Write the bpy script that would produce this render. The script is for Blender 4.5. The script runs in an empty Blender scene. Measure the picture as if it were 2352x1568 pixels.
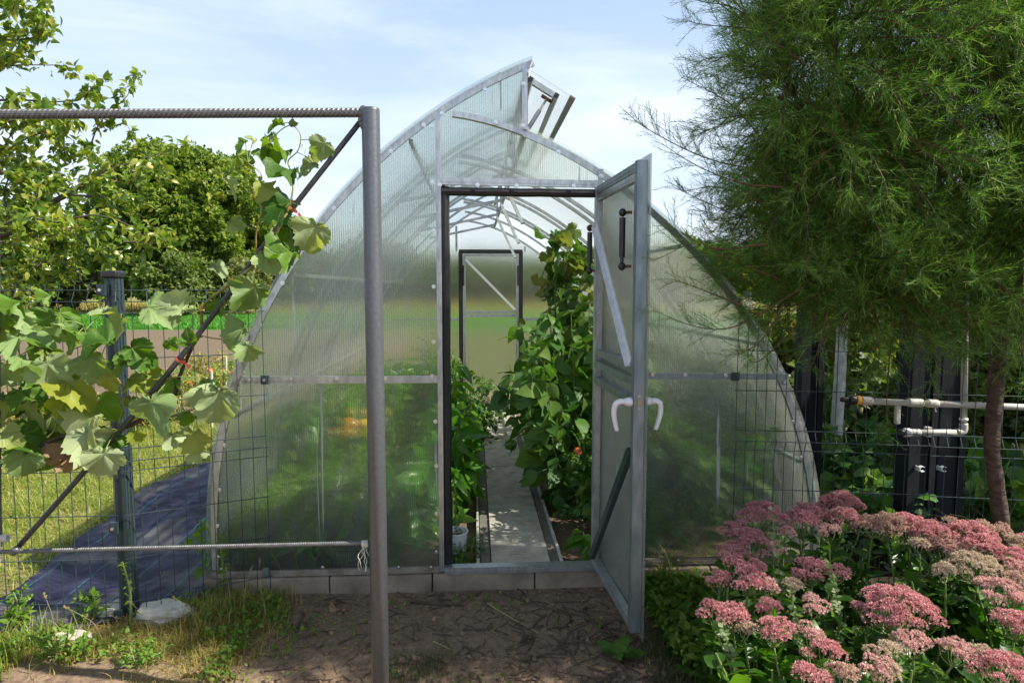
import bpy, math, random
import numpy as np
from math import pi, sin, cos, radians as R
rng = np.random.default_rng(11)
random.seed(5)
SC = bpy.context.scene
COL = SC.collection
A = np.array
# ---------------------------------------------------------------- camera
W2, H2, FOC, CH = 1176., 784., 1480., 1.5
YAW, PIT = math.atan(86/1480*math.cos(math.atan(.0831))), math.atan(123/1480)
FW = A([sin(YAW)*cos(PIT), cos(YAW)*cos(PIT), -sin(PIT)])
RT = A([cos(YAW), -sin(YAW), 0.])
UP = np.cross(RT, FW)
CAMP = A([0, 0, CH])
def ray(px, py):
    return FW + RT*((px-W2)/FOC) + UP*((H2-py)/FOC)
def P(px, py, Y):                      # point seen at photo position px,py on the plane y = Y
    d = ray(px, py); return CAMP + d*(Y/d[1])
def G(px, py, z=0.):                   # point seen at px,py on the level z
    d = ray(px, py); return CAMP + d*((z-CH)/d[2])
cd = bpy.data.cameras.new('camera'); co = bpy.data.objects.new('camera', cd); COL.objects.link(co)
cd.sensor_width = 36; cd.lens = FOC/2352*36; cd.clip_start = .05; cd.clip_end = 2000
co.location = CAMP
co.rotation_euler = (pi/2-PIT, 0, -YAW)
SC.camera = co
# ---------------------------------------------------------------- mesh builder
class MB:
    def __init__(s): s.v = []; s.f = []; s.uv = []; s.n = 0; s.mi = []
    def add(s, v, f, uv=None, mi=0):
        v = np.asarray(v, float).reshape(-1, 3)
        if isinstance(f, np.ndarray): fs = [f]
        else:
            d = {}
            for q in f: d.setdefault(len(q), []).append(q)
            fs = [A(q) for q in d.values()]
        for q in fs:
            s.f.append(q.astype(np.int64)+s.n); s.mi.append(mi)
        s.v.append(v); s.n += len(v)
        s.uv.append(np.zeros((len(v), 2)) if uv is None else np.asarray(uv, float))
        return s
    def build(s, name, mats, parent=None, smooth=False, origin=None):
        v = np.concatenate(s.v); org = A([0, 0, 0.])
        if origin is not None: org = A(origin, ); v = v-org
        me = bpy.data.meshes.new(name)
        tot = np.concatenate([np.full(len(q), q.shape[1]) for q in s.f])
        idx = np.concatenate([q.ravel() for q in s.f])
        me.vertices.add(len(v)); me.vertices.foreach_set('co', v.ravel())
        me.loops.add(len(idx)); me.loops.foreach_set('vertex_index', idx.astype(np.int32))
        me.polygons.add(len(tot))
        me.polygons.foreach_set('loop_start', np.concatenate([[0], np.cumsum(tot)[:-1]]).astype(np.int32))
        me.polygons.foreach_set('loop_total', tot.astype(np.int32))
        if any(s.mi): me.polygons.foreach_set('material_index', np.concatenate([np.full(len(q), m) for q, m in zip(s.f, s.mi)]).astype(np.int32))
        ul = me.uv_layers.new(name='UVMap'); uv = np.concatenate(s.uv)[idx]
        ul.data.foreach_set('uv', uv.ravel().astype(np.float32))
        me.update(calc_edges=True)
        me.polygons.foreach_set('use_smooth', np.full(len(tot), bool(smooth)))
        for m in (mats if isinstance(mats, (list, tuple)) else [mats]): me.materials.append(m)
        o = bpy.data.objects.new(name, me); COL.objects.link(o)
        o.location = org
        if parent is not None: attach(o, parent)
        return o
def attach(o, parent):
    o.parent = parent
    loc = A(o.location)
    q = parent; off = A([0, 0, 0.])
    while q is not None: off = off+A(q.location); q = q.parent
    o.location = loc-off
def tag(o, label=None, cat=None, group=None, kind=None):
    if label: o['label'] = label
    if cat: o['category'] = cat
    if group: o['group'] = group
    if kind: o['kind'] = kind
    return o
def thing(name, loc, label, cat, group=None):
    o = bpy.data.objects.new(name, None); o.empty_display_size = .1
    COL.objects.link(o); o.location = loc
    return tag(o, label, cat, group)
def nrm(v): v = np.asarray(v, float); return v/(np.linalg.norm(v, axis=-1, keepdims=True)+1e-12)
def box(m, lo, hi, mi=0):
    x0, y0, z0 = lo; x1, y1, z1 = hi
    v = [(x0,y0,z0),(x1,y0,z0),(x1,y1,z0),(x0,y1,z0),(x0,y0,z1),(x1,y0,z1),(x1,y1,z1),(x0,y1,z1)]
    return m.add(v, [(0,3,2,1),(4,5,6,7),(0,1,5,4),(1,2,6,5),(2,3,7,6),(3,0,4,7)], mi=mi)
def bar(m, p0, p1, w, h, up=(0, 0, 1), mi=0):      # w across, h along up
    p0 = A(p0, float); p1 = A(p1, float); d = nrm(p1-p0); up = A(up, float)
    s = nrm(np.cross(d, up)); u = np.cross(s, d)
    v = []
    for p in (p0, p1):
        for a, b in ((-1,-1),(1,-1),(1,1),(-1,1)): v.append(p+s*a*w/2+u*b*h/2)
    return m.add(v, [(0,1,2,3),(7,6,5,4),(0,4,5,1),(1,5,6,2),(2,6,7,3),(3,7,4,0)], mi=mi)
def chan(m, p0, p1, w, h, up=(0, 0, 1), t=.002, rib=0.25):   # square section with a shallow groove: reads as rolled profile
    bar(m, p0, p1, w, h, up)
    p0 = A(p0, float); p1 = A(p1, float); d = nrm(p1-p0); up = A(up, float); s = nrm(np.cross(d, up))
    bar(m, p0+d*.001, p1-d*.001, w+.003, h*rib, up)
def tube(m, pts, rad, n=8, cap=True, mi=0):
    pts = A(pts, float); k = len(pts); rad = np.broadcast_to(A(rad, float), (k,))
    t = np.gradient(pts, axis=0); t = nrm(t)
    a = A([0, 0, 1.]) if abs(t[0][2]) < .9 else A([1., 0, 0])
    s = nrm(np.cross(t[0], a)); vs = []
    ang = np.arange(n)*2*pi/n; ca = np.cos(ang)[:, None]; sa = np.sin(ang)[:, None]
    for i in range(k):
        s = nrm(s-t[i]*np.dot(s, t[i])); b = np.cross(t[i], s)
        vs.append(pts[i]+(s*ca+b*sa)*rad[i])
    v = np.concatenate(vs)
    i0 = np.arange(k-1)[:, None]*n; j = np.arange(n)[None]; j2 = (j+1) % n
    f = np.stack([i0+j, i0+j2, i0+n+j2, i0+n+j], -1).reshape(-1, 4)
    fl = [tuple(q) for q in f]
    if cap: fl += [tuple(range(n))[::-1], tuple((k-1)*n+np.arange(n))]
    return m.add(v, fl, mi=mi)
def smooth_path(pts, n=8):
    pts = A(pts, float); k = len(pts)
    p = np.concatenate([[2*pts[0]-pts[1]], pts, [2*pts[-1]-pts[-2]]]); out = []
    for i in range(k-1):
        a, b, c, d = p[i:i+4]
        for t in np.arange(n)/n:
            out.append(.5*((2*b)+(-a+c)*t+(2*a-5*b+4*c-d)*t*t+(-a+3*b-3*c+d)*t**3))
    out.append(pts[-1]); return A(out)
def ribbon(m, xz, y0, y1, t, mi=0, uv=None):       # strip of thickness t swept along an xz polyline, from y0 to y1
    xz = A(xz, float); d = nrm(np.gradient(xz, axis=0)); nn = np.stack([-d[:, 1], d[:, 0]], 1)
    a = xz; b = xz+nn*t; k = len(xz); v = []
    for q, y in ((a, y0), (b, y0), (b, y1), (a, y1)): v += [(p[0], y, p[1]) for p in q]
    f = []
    for i in range(k-1):
        for c in range(4):
            e = (c+1) % 4; f.append((c*k+i, e*k+i, e*k+i+1, c*k+i+1))
    f += [(0, 3*k, 2*k, k), (k-1, 2*k-1, 3*k-1, 4*k-1)]
    return m.add(v, f, mi=mi)
def prism(m, xz, y0, y1, mi=0):                    # polygon in xz extruded in y
    k = len(xz); v = [(p[0], y0, p[1]) for p in xz]+[(p[0], y1, p[1]) for p in xz]
    f = [tuple(range(k)), tuple(range(2*k-1, k-1, -1))]+[(i, i+k, (i+1) % k+k, (i+1) % k) for i in range(k)]
    return m.add(v, f, mi=mi)
def frames(d, n):
    d = nrm(d); x = nrm(np.cross(d, n)); z = np.cross(x, d)
    return np.stack([x, d, z], -1)                 # columns: x, y(dir), z(normal)
def scatter(m, T, pos, Rm, sc, mi=0):
    pos = np.asarray(pos, float)
    tv, tf = T[0], T[1]; N = len(pos); sc = np.broadcast_to(A(sc, float), (N,))
    v = np.einsum('nij,tj->nti', Rm, tv)*sc[:, None, None]+pos[:, None]
    k = len(tv); off = (np.arange(N)*k)[:, None, None]
    d = {}
    for q in tf: d.setdefault(len(q), []).append(q)
    first = True
    base = m.n
    uv = np.tile(T[2], (N, 1)) if len(T) > 2 else np.zeros((N*k, 2))
    m.v.append(v.reshape(-1, 3)); m.uv.append(uv); m.n += N*k
    for kk, q in d.items():
        m.f.append((A(q)[None]+off).reshape(-1, kk)+base); m.mi.append(mi)
    return m
def rdir(n, up=0., spread=1.):
    v = rng.normal(size=(n, 3))*spread; v[:, 2] += up; return nrm(v)
# ---------------------------------------------------------------- leaf templates (base at origin, along +y, normal +z)
def leaf_t(w=.25, rows=4, fold=.35, droop=.25, k=.8, wav=0.):
    v = []; uv = []; f = []
    for i in range(rows+1):
        t = i/rows; hw = w*max(sin(pi*t**k), .0 if i in (0, rows) else .05); z = -droop*t*t
        for s in (-1, 0, 1):
            v.append((s*hw, t, z+abs(s)*hw*fold+wav*sin(i*2.3+s))); uv.append((s*hw, t))
    for i in range(rows):
        b = i*3; f += [(b, b+1, b+4, b+3), (b+1, b+2, b+5, b+4)]
    return A(v), f, A(uv)
def tri_leaf(w=.3, droop=.2, fold=.15):
    return A([(0,0,0),(-w,.45,fold*w),(w,.45,fold*w),(0,1,-droop)]), [(0,2,1),(1,2,3)], A([(0,0),(-w,.45),(w,.45),(0,1)])
def cluster_t(n=5, w=.3, seed=1):                   # a small sprig of n leaves
    r = np.random.default_rng(seed); L = tri_leaf(w); v = []; f = []; uv = []
    for i in range(n):
        d = nrm(A([r.normal(), .6+r.random(), r.normal()*.7])); nn = nrm(r.normal(size=3)+A([0, 0, 1]))
        M = frames(d, nn); p = A([0, .25*r.random(), 0])+d*.15
        b = len(v); v += list((L[0]*.75)@M.T+p); uv += list(L[2]); f += [tuple(b+j for j in q) for q in L[1]]
    return A(v), f, A(uv)
def compound_t(pairs=3, w=.16):                     # tomato-like divided leaf
    L = leaf_t(w*2.0, 2, .2, .3); v = []; f = []; uv = []
    def put(p, d, s):
        M = frames(A(d, float), A([0, 0, 1.])); b = len(v)
        v.extend(list((L[0]*s)@M.T+A(p))); uv.extend(list(L[2])); f.extend([tuple(b+j for j in q) for q in L[1]])
    for i in range(pairs):
        t = .25+.55*i/max(pairs-1, 1); z = -.2*t*t
        for s in (-1, 1): put((0, t, z), (s*1., .55, -.25), .38*(1-.15*i))
    put((0, .75, -.12), (0, 1, -.4), .42)
    b = len(v); v.extend([(-.008,0,0),(.008,0,0),(.006,.8,-.13),(-.006,.8,-.13)]); uv.extend([(0,0)]*4); f.append((b,b+1,b+2,b+3))
    return A(v), f, A(uv)
def lobed_t(lobes=5, depth=.25, teeth=.05, rings=3, cup=.15, seed=0, n=44, waves=.06, fwd=0.):
    r = np.random.default_rng(seed); v = [(0, 0, 0)]; uv = [(0, 0)]; f = []
    ph = r.random()*6
    def rad(a):                                     # a=0 points along +y, notch at a=pi
        c = abs(math.cos(a*lobes/2*.86)); q = .5*(1-depth*(1-c**.8)*1.1)
        q *= 1.0+.12*math.cos(a); no = math.exp(-((abs(a)-pi)/.34)**2); q *= (1-.78*no)*(1-.35*fwd+fwd*math.cos(a))
        return q
    for k in range(1, rings+1):
        for i in range(n):
            a = -pi+2*pi*(i+.5)/n; q = rad(a)*k/rings
            if k == rings: q *= 1+teeth*(1 if i % 2 else -1)+r.normal()*.03
            x, y = q*math.sin(a), q*math.cos(a)
            rr = math.hypot(x, y)
            z = cup*rr*rr*2.2*math.cos(2*a+ph)-.35*cup*rr+waves*rr*math.sin(a*5+ph)*1.2+r.normal()*.006*k
            v.append((x*1.05, y+.0, z)); uv.append((x, y))
    for i in range(n-0):
        j = (i+1) % n
        if i == n-1: continue
        f.append((0, 1+j, 1+i))
        for k in range(rings-1):
            f.append((1+k*n+i, 1+k*n+j, 1+(k+1)*n+j, 1+(k+1)*n+i))
    return A(v), f, A(uv)
def vnoise(x, y, s=0):                              # 2-D value noise, vectorised
    xi = np.floor(x).astype(int); yi = np.floor(y).astype(int); fx = x-xi; fy = y-yi
    fx = fx*fx*(3-2*fx); fy = fy*fy*(3-2*fy)
    def h(a, b):
        n = (a*374761393+b*668265263+s*1442695041) & 0xffffffff
        n = ((n ^ (n >> 13))*1274126177) & 0xffffffff
        return ((n ^ (n >> 16)) & 0xffff)/65535.
    return (h(xi, yi)*(1-fx)+h(xi+1, yi)*fx)*(1-fy)+(h(xi, yi+1)*(1-fx)+h(xi+1, yi+1)*fx)*fy
def fbm(x, y, o=4, s=0):
    t = 0; a = .5
    for i in range(o): t = t+a*(vnoise(x*2**i, y*2**i, s+i)-.5); a *= .5
    return t
# ---------------------------------------------------------------- materials
class NT:
    def __init__(s, name):
        s.m = bpy.data.materials.new(name); s.m.use_nodes = True; s.t = s.m.node_tree; s.t.nodes.clear()
        s.out = s.n('ShaderNodeOutputMaterial')
    def n(s, typ, ins=None, **kw):
        q = s.t.nodes.new(typ)
        for k, v in kw.items(): setattr(q, k, v)
        for k, v in (ins or {}).items(): s.put(q.inputs[k], v)
        return q
    def put(s, sock, v):
        if isinstance(v, bpy.types.NodeSocket): s.t.links.new(v, sock)
        elif isinstance(v, bpy.types.Node): s.t.links.new(v.outputs[0], sock)
        else:
            if hasattr(sock.default_value, '__len__') and hasattr(v, '__len__') and len(sock.default_value) == 4 and len(v) == 3: v = (*v, 1)
            sock.default_value = v
    def math(s, op, a, b=0., c=0.):
        return s.n('ShaderNodeMath', {0: a, 1: b, 2: c}, operation=op).outputs[0]
    def mix(s, f, a, b, typ='MIX'):
        q = s.n('ShaderNodeMix', data_type='RGBA', blend_type=typ)
        s.put(q.inputs[0], f); s.put(q.inputs[6], a); s.put(q.inputs[7], b); return q.outputs[2]
    def ramp(s, f, stops, interp='LINEAR'):
        q = s.n('ShaderNodeValToRGB', {0: f}); r = q.color_ramp; r.interpolation = interp
        while len(r.elements) < len(stops): r.elements.new(.5)
        for e, (p, c) in zip(r.elements, stops): e.position = p; e.color = (*c, 1) if len(c) == 3 else (c[0],)*3+(1,)
        return q.outputs[0]
    def noise(s, sc, det=4, vec=None, rough=.55, dist=0.):
        q = s.n('ShaderNodeTexNoise', {'Scale': sc, 'Detail': det, 'Roughness': rough, 'Distortion': dist})
        if vec is None: vec = s.obj()
        s.put(q.inputs['Vector'], vec); return q.outputs[0]
    def obj(s): return s.n('ShaderNodeTexCoord').outputs['Object']
    def scaled(s, v):
        return s.n('ShaderNodeMapping', {0: s.obj(), 3: v}).outputs[0]
    def bump(s, h, st=.3, d=.01): return s.n('ShaderNodeBump', {'Height': h, 'Strength': st, 'Distance': d}).outputs[0]
    def pr(s, col, rough=.5, metal=0., spec=.5, norm=None, **kw):
        i = {'Base Color': col, 'Roughness': rough, 'Metallic': metal, 'Specular IOR Level': spec}
        if norm is not None: i['Normal'] = norm
        i.update(kw); return s.n('ShaderNodeBsdfPrincipled', i)
    def end(s, sh): s.put(s.out.inputs[0], sh); return s.m
def leafmat(name, c1, c2, c3=None, tr=.4, rough=.42, spec=.5, tcol=None, veins=False, pale=None):
    t = NT(name); r = t.n('ShaderNodeNewGeometry').outputs['Random Per Island']
    st = [(0, c1), (.6, c2)]; 
    if c3: st.append((.97, c3))
    col = t.ramp(r, st)
    nz = t.noise(9, 3); col = t.mix(t.math('MULTIPLY', nz, .5), col, t.mix(.5, col, (c1[0]*.5, c1[1]*.6, c1[2]*.5)))
    if pale:
        p = t.ramp(t.math('FRACT', t.math('MULTIPLY', r, 7.3)), [(.62, (0,)), (.85, (1,))])
        p = t.math('MULTIPLY', p, t.ramp(t.noise(14, 5), [(.3, (.25,)), (.65, (1,))])); col = t.mix(p, col, pale)
    if veins:
        uv = t.n('ShaderNodeUVMap', uv_map='UVMap').outputs[0]; sp = t.n('ShaderNodeSeparateXYZ', {0: uv})
        x, y = sp.outputs[0], sp.outputs[1]
        a = t.math('ARCTAN2', x, y); rad = t.n('ShaderNodeVectorMath', {0: uv}, operation='LENGTH').outputs['Value']
        fr = t.math('PINGPONG', t.math('ADD', a, 10*.785*1.0), .3925)
        d = t.math('MULTIPLY', t.math('SINE', fr), rad)
        v = t.ramp(d, [(.0, (1,)), (.013, (.0,))])
        wv = t.math('SINE', t.math('MULTIPLY', t.math('ADD', rad, t.math('MULTIPLY', fr, .75)), 62.))
        sub = t.math('MULTIPLY', t.ramp(wv, [(.9, (0,)), (1., (.35,))]), 1.)
        vv = t.math('MAXIMUM', v, sub)
        col = t.mix(t.math('MULTIPLY', vv, .45), col, (.28, .34, .1))
        nor = t.bump(t.math('ADD', t.noise(30, 4), t.math('MULTIPLY', vv, -.6)), .5, .006)
    else: nor = None
    p = t.pr(col, rough, 0, spec, nor)
    tc = t.mix(1., col, tcol or (1.5, 1.6, .7), 'MULTIPLY')
    tl = t.n('ShaderNodeBsdfTranslucent', {0: tc})
    return t.end(t.n('ShaderNodeMixShader', {0: tr, 1: p, 2: tl}))
def simple(name, c1, c2=None, sc=20, rough=.6, metal=0., spec=.4, bump=.2, bd=.004, vec=(1, 1, 1), det=5, lo=.35, hi=.65):
    t = NT(name); nz = t.noise(sc, det, t.scaled(vec))
    col = t.ramp(nz, [(lo, c1), (hi, c2 or tuple(x*.7 for x in c1))])
    return t.end(t.pr(col, rough, metal, spec, t.bump(nz, bump, bd) if bump else None))
M = {}
M['galv'] = simple('galvanised_steel', (.54,.56,.57), (.36,.39,.41), 45, .34, .75, .5, .08, .001, (1,1,.4))
M['galvd'] = simple('galvanised_steel_dull', (.30,.35,.37), (.19,.24,.26), 30, .4, .7, .5, .08, .001, (1,1,.3))
M['white_steel'] = simple('white_profile', (.78,.80,.82), (.62,.65,.68), 30, .4, .2, .5, .05, .001)
M['screw'] = simple('zinc_screw', (.75,.76,.78), (.6,.6,.62), 90, .25, .9, .5, 0)
M['seal'] = simple('black_rubber', (.012,.012,.014), (.02,.02,.022), 40, .42, 0, .5, .35, .004)
M['blackpl'] = simple('black_plastic', (.012,.012,.013), (.02,.02,.02), 60, .35, 0, .5, .1)
M['rust'] = simple('rust', (.16,.06,.03), (.09,.04,.025), 80, .8)
M['pipe_paint'] = simple('grey_hammered_paint', (.145,.155,.17), (.12,.128,.14), 90, .36, .45, .5, .22, .003)
M['rod'] = simple('grey_painted_rebar', (.17,.17,.172), (.11,.11,.112), 60, .42, .4, .5, .4, .003)
M['rodb'] = simple('dark_painted_rod', (.035,.035,.037), (.06,.06,.062), 60, .45, .1, .5, .4, .003)
M['fence'] = simple('anthracite_green_paint', (.035,.055,.062), (.028,.045,.052), 15, .38, .1, .5, .05)
M['column'] = simple('dark_grey_steel', (.012,.014,.019), (.008,.010,.014), 12, .65, 0, .25, .05)
M['pp'] = simple('beige_plastic_pipe', (.50,.48,.43), (.42,.40,.35), 20, .45, 0, .4, .05)
M['whitepl'] = simple('white_plastic', (.80,.80,.82), (.74,.74,.77), 30, .3, 0, .5, .03)
M['yellowpl'] = simple('yellow_plastic', (.75,.35,.03), (.7,.3,.03), 30, .4, 0, .5, 0)
M['brass'] = simple('brass', (.55,.40,.16), (.4,.3,.12), 50, .4, .8, .5, 0)
M['kerb'] = simple('concrete_kerb', (.36,.30,.23), (.15,.11,.078), 6, .9, 0, .2, .5, .006, det=8, lo=.3, hi=.7)
M['aged'] = simple('soil_stained_rail', (.34,.30,.26), (.20,.165,.135), 14, .6, .3, .4, .1, .001)
M['slab'] = simple('concrete_slab', (.60,.55,.47), (.36,.31,.25), 13, .88, 0, .2, .4, .004, det=9, lo=.36, hi=.72)
M['mortar'] = simple('concrete_edging', (.22,.20,.17), (.15,.135,.115), 8, .92, 0, .2, .5, .006)
M['bark'] = simple('grey_bark', (.14,.12,.10), (.07,.055,.045), 30, .85, 0, .25, .9, .01, (1,1,.35))
M['barkr'] = simple('red_brown_bark', (.10,.062,.045), (.04,.026,.02), 26, .72, 0, .35, 1., .012, (1,1,2.2), det=6)
M['twigr'] = simple('red_brown_twig', (.13,.05,.03), (.07,.035,.02), 60, .6, 0, .4, .2)
M['white_bark'] = simple('limewashed_bark', (.62,.60,.55), (.42,.40,.36), 18, .8, 0, .3, .4)
M['stem'] = simple('green_stem', (.16,.22,.06), (.12,.18,.05), 40, .55)
M['stemp'] = simple('pale_green_stem', (.20,.27,.08), (.14,.20,.06), 40, .5)
M['cane'] = simple('yellow_green_cane', (.30,.29,.06), (.17,.11,.04), 45, .6, 0, .35, .2, .002)
M['oldcane'] = simple('brown_cane', (.10,.06,.04), (.06,.04,.03), 50, .8, 0, .3, .5, .004)
M['pear_leaf'] = leafmat('pear_leaf', (.07,.15,.022), (.21,.29,.035), (.40,.40,.08), .46, .28, .7)
M['walnut_leaf'] = leafmat('walnut_leaf', (.07,.14,.016), (.18,.27,.03), (.34,.36,.06), .45, .5)
M['olive_leaf'] = leafmat('olive_leaf', (.13,.17,.05), (.20,.23,.075), (.30,.29,.11), .4, .55)
M['bush_leaf'] = leafmat('bush_leaf', (.08,.14,.025), (.14,.20,.04), (.24,.26,.07), .4, .55)
M['rasp_leaf'] = leafmat('raspberry_leaf', (.10,.17,.02), (.19,.24,.04), (.30,.16,.06), .5, .5)
M['grape_leaf'] = leafmat('grape_leaf', (.035,.115,.012), (.14,.27,.024), (.30,.34,.045), .42, .48, .4, veins=True, pale=(.33,.41,.22), tcol=(1.6,1.5,.35))
M['pale_leaf'] = leafmat('powdery_grape_leaf', (.18,.29,.09), (.30,.38,.18), (.38,.43,.25), .3, .6, .25, veins=True)
M['dry_leaf'] = leafmat('dry_leaf', (.26,.15,.09), (.40,.26,.17), None, .3, .7, .3)
M['tam'] = leafmat('tamarisk_needle', (.04,.115,.018), (.12,.245,.035), (.30,.42,.10), .38, .5, .4)
M['sed_leaf'] = leafmat('sedum_leaf', (.020,.075,.010), (.07,.18,.018), (.15,.28,.025), .40, .38, .5, tcol=(1.6,1.9,.4))
M['egg_leaf'] = leafmat('eggplant_leaf', (.05,.14,.025), (.11,.23,.04), (.20,.31,.06), .35, .5, .4)
M['tom_leaf'] = leafmat('tomato_leaf', (.03,.11,.015), (.08,.20,.025), (.18,.28,.04), .38, .5, .4)
M['cuc_leaf'] = leafmat('cucumber_leaf', (.045,.11,.02), (.09,.17,.03), (.22,.22,.06), .4, .55, .35)
M['pep_leaf'] = leafmat('pepper_leaf', (.05,.17,.015), (.13,.32,.025), (.20,.34,.05), .42, .3, .55)
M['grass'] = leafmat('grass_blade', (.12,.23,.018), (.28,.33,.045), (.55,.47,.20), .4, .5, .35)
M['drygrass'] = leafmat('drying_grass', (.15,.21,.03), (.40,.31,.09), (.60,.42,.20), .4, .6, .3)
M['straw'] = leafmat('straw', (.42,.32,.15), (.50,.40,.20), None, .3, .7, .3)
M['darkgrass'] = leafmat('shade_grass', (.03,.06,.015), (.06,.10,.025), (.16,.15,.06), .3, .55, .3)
M['crop'] = leafmat('crop_green', (.06,.20,.02), (.09,.27,.03), (.12,.32,.04), .35, .5, .3)
M['weed'] = leafmat('weed_leaf', (.09,.20,.02), (.16,.28,.03), (.24,.32,.06), .42, .45, .4)
M['varieg'] = leafmat('cream_edged_leaf', (.18,.26,.12), (.24,.32,.16), (.45,.48,.28), .35, .5, .4)
M['yflower'] = simple('yellow_petal', (.75,.55,.02), (.7,.45,.02), 30, .6, bump=0)
M['pflower'] = simple('mauve_petal', (.30,.14,.42), (.4,.2,.5), 30, .6, bump=0)
M['tomato'] = simple('ripe_tomato', (.62,.10,.03), (.55,.16,.03), 6, .25, 0, .5, 0)
M['otomato'] = simple('orange_tomato', (.70,.26,.03), (.7,.35,.05), 6, .25, 0, .5, 0)
M['pear'] = simple('pear_skin', (.50,.42,.16), (.42,.40,.10), 12, .4, 0, .5, .05)
M['stone'] = simple('pale_limestone', (.66,.62,.55), (.45,.41,.35), 14, .9, 0, .2, .8, .01, det=8)
M['clod'] = simple('soil_clod', (.24,.175,.125), (.14,.10,.07), 25, .95, 0, .1, .6, .01)
M['twig'] = simple('dead_twig', (.13,.09,.065), (.07,.05,.038), 30, .85, 0, .2, .4)
M['tape'] = simple('red_tape', (.65,.07,.04), (.75,.16,.10), 30, .35, 0, .5, .1)
M['brick'] = simple('house_wall', (.5,.45,.38), (.42,.38,.33), 5, .9)
M['rooft'] = simple('red_roof', (.35,.09,.06), (.25,.07,.05), 5, .8)
M['glass'] = simple('window_glass', (.03,.04,.05), None, 5, .1)
M['rope'] = simple('white_rope', (.7,.68,.62), (.5,.48,.42), 200, .8, 0, .2, .6, .002, (1,1,3))
# sedum florets: pale tip, deep pink body, green buds
def sedmat(name, a, b, c):
    t = NT(name); r = t.n('ShaderNodeNewGeometry').outputs['Random Per Island']
    col = t.ramp(r, [(0, a), (.5, b), (1, c)]); sp = t.n('ShaderNodeSeparateXYZ', {0: t.n('ShaderNodeUVMap', uv_map='UVMap').outputs[0]})
    col = t.mix(t.math('MULTIPLY', sp.outputs[1], .6), col, (.90,.62,.54))
    return t.end(t.n('ShaderNodeMixShader', {0: .3, 1: t.pr(col, .55, 0, .35), 2: t.n('ShaderNodeBsdfTranslucent', {0: col})}))
M['sed_pink'] = sedmat('sedum_pink', (.40,.07,.12), (.56,.16,.21), (.68,.36,.38))
M['sed_pale'] = sedmat('sedum_pale_pink', (.48,.20,.22), (.62,.32,.32), (.62,.52,.40))
M['sed_bud'] = sedmat('sedum_bud', (.30,.34,.16), (.48,.42,.26), (.60,.45,.38))
M['sed_brown'] = sedmat('sedum_fading', (.40,.20,.17), (.50,.32,.24), (.40,.38,.2))
# polycarbonate
def poly(name, axis, Tf, Rf, pitch, tint, streaks=True, k=.30, rough=.12):
    t = NT(name); ob = t.obj(); sp = t.n('ShaderNodeSeparateXYZ', {0: ob}); x = sp.outputs[axis]
    ph = t.math('MULTIPLY', x, 2*pi/pitch); c = t.math('MULTIPLY', t.math('COSINE', ph), k)
    cv = t.n('ShaderNodeCombineXYZ', {axis: c})
    gn = t.n('ShaderNodeNewGeometry').outputs['Normal']
    nn = t.n('ShaderNodeVectorMath', {0: t.n('ShaderNodeVectorMath', {0: gn, 1: cv}, operation='ADD').outputs[0]}, operation='NORMALIZE').outputs[0]
    rf = t.n('ShaderNodeBsdfRefraction', {'Color': tint, 'Roughness': rough, 'IOR': 1.3, 'Normal': nn})
    tp = t.n('ShaderNodeBsdfTransparent', {0: tint})
    see = t.n('ShaderNodeMixShader', {0: Tf/(Tf+Rf), 1: rf, 2: tp})
    hz = t.n('ShaderNodeMixShader', {0: .68, 1: t.n('ShaderNodeBsdfDiffuse', {0: (.80,.83,.84)}), 2: t.n('ShaderNodeBsdfTranslucent', {0: (.90,.91,.88)})})
    h = 1-Tf-Rf
    rib = t.math('MULTIPLY_ADD', t.math('POWER', t.math('ABSOLUTE', t.math('SINE', t.math('MULTIPLY', ph, .5))), 20.), .24, h*.6)
    dirt = t.ramp(t.noise(2.5, 6), [(.35, (0,)), (.75, (.06,))])
    h2 = t.math('ADD', rib, dirt)
    if streaks:
        v = t.scaled((42., 42., .9)); n1 = t.noise(1., 2, v); s1 = t.ramp(n1, [(.63, (0,)), (.67, (.8,))])
        v2 = t.scaled((9., 9., 2.2)); m2 = t.ramp(t.noise(1., 3, v2), [(.53, (0,)), (.60, (1,))])
        s1 = t.math('MULTIPLY', s1, m2)
        sk = t.ramp(t.noise(120, 1), [(.70, (0,)), (.76, (.3,))])
        h2 = t.math('ADD', h2, t.math('ADD', s1, sk))
    h2 = t.math('MINIMUM', h2, .95)
    body = t.n('ShaderNodeMixShader', {0: h2, 1: see, 2: hz})
    fr = t.n('ShaderNodeFresnel', {'IOR': 1.4, 'Normal': nn}); gl = t.n('ShaderNodeBsdfGlossy', {'Color': (.9,.9,.9), 'Roughness': .22, 'Normal': nn})
    bf = t.n('ShaderNodeNewGeometry').outputs['Backfacing']
    ff = t.math('MULTIPLY', fr, t.math('SUBTRACT', 1., bf))
    return t.end(t.n('ShaderNodeMixShader', {0: ff, 1: body, 2: gl}))
M['poly'] = poly('ribbed_polycarbonate', 0, .48, .47, .0105, (.975,.99,.95), k=.24)
M['polyb'] = poly('hazy_polycarbonate', 0, .14, .78, .0105, (.985,.985,.94), False, k=.34, rough=.22)
M['polyr'] = poly('roof_polycarbonate', 1, .86, .06, .012, (.95,.98,.97), False)
M['polyd'] = poly('door_polycarbonate', 1, .50, .22, .012, (.98,.98,.95), True)
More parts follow.
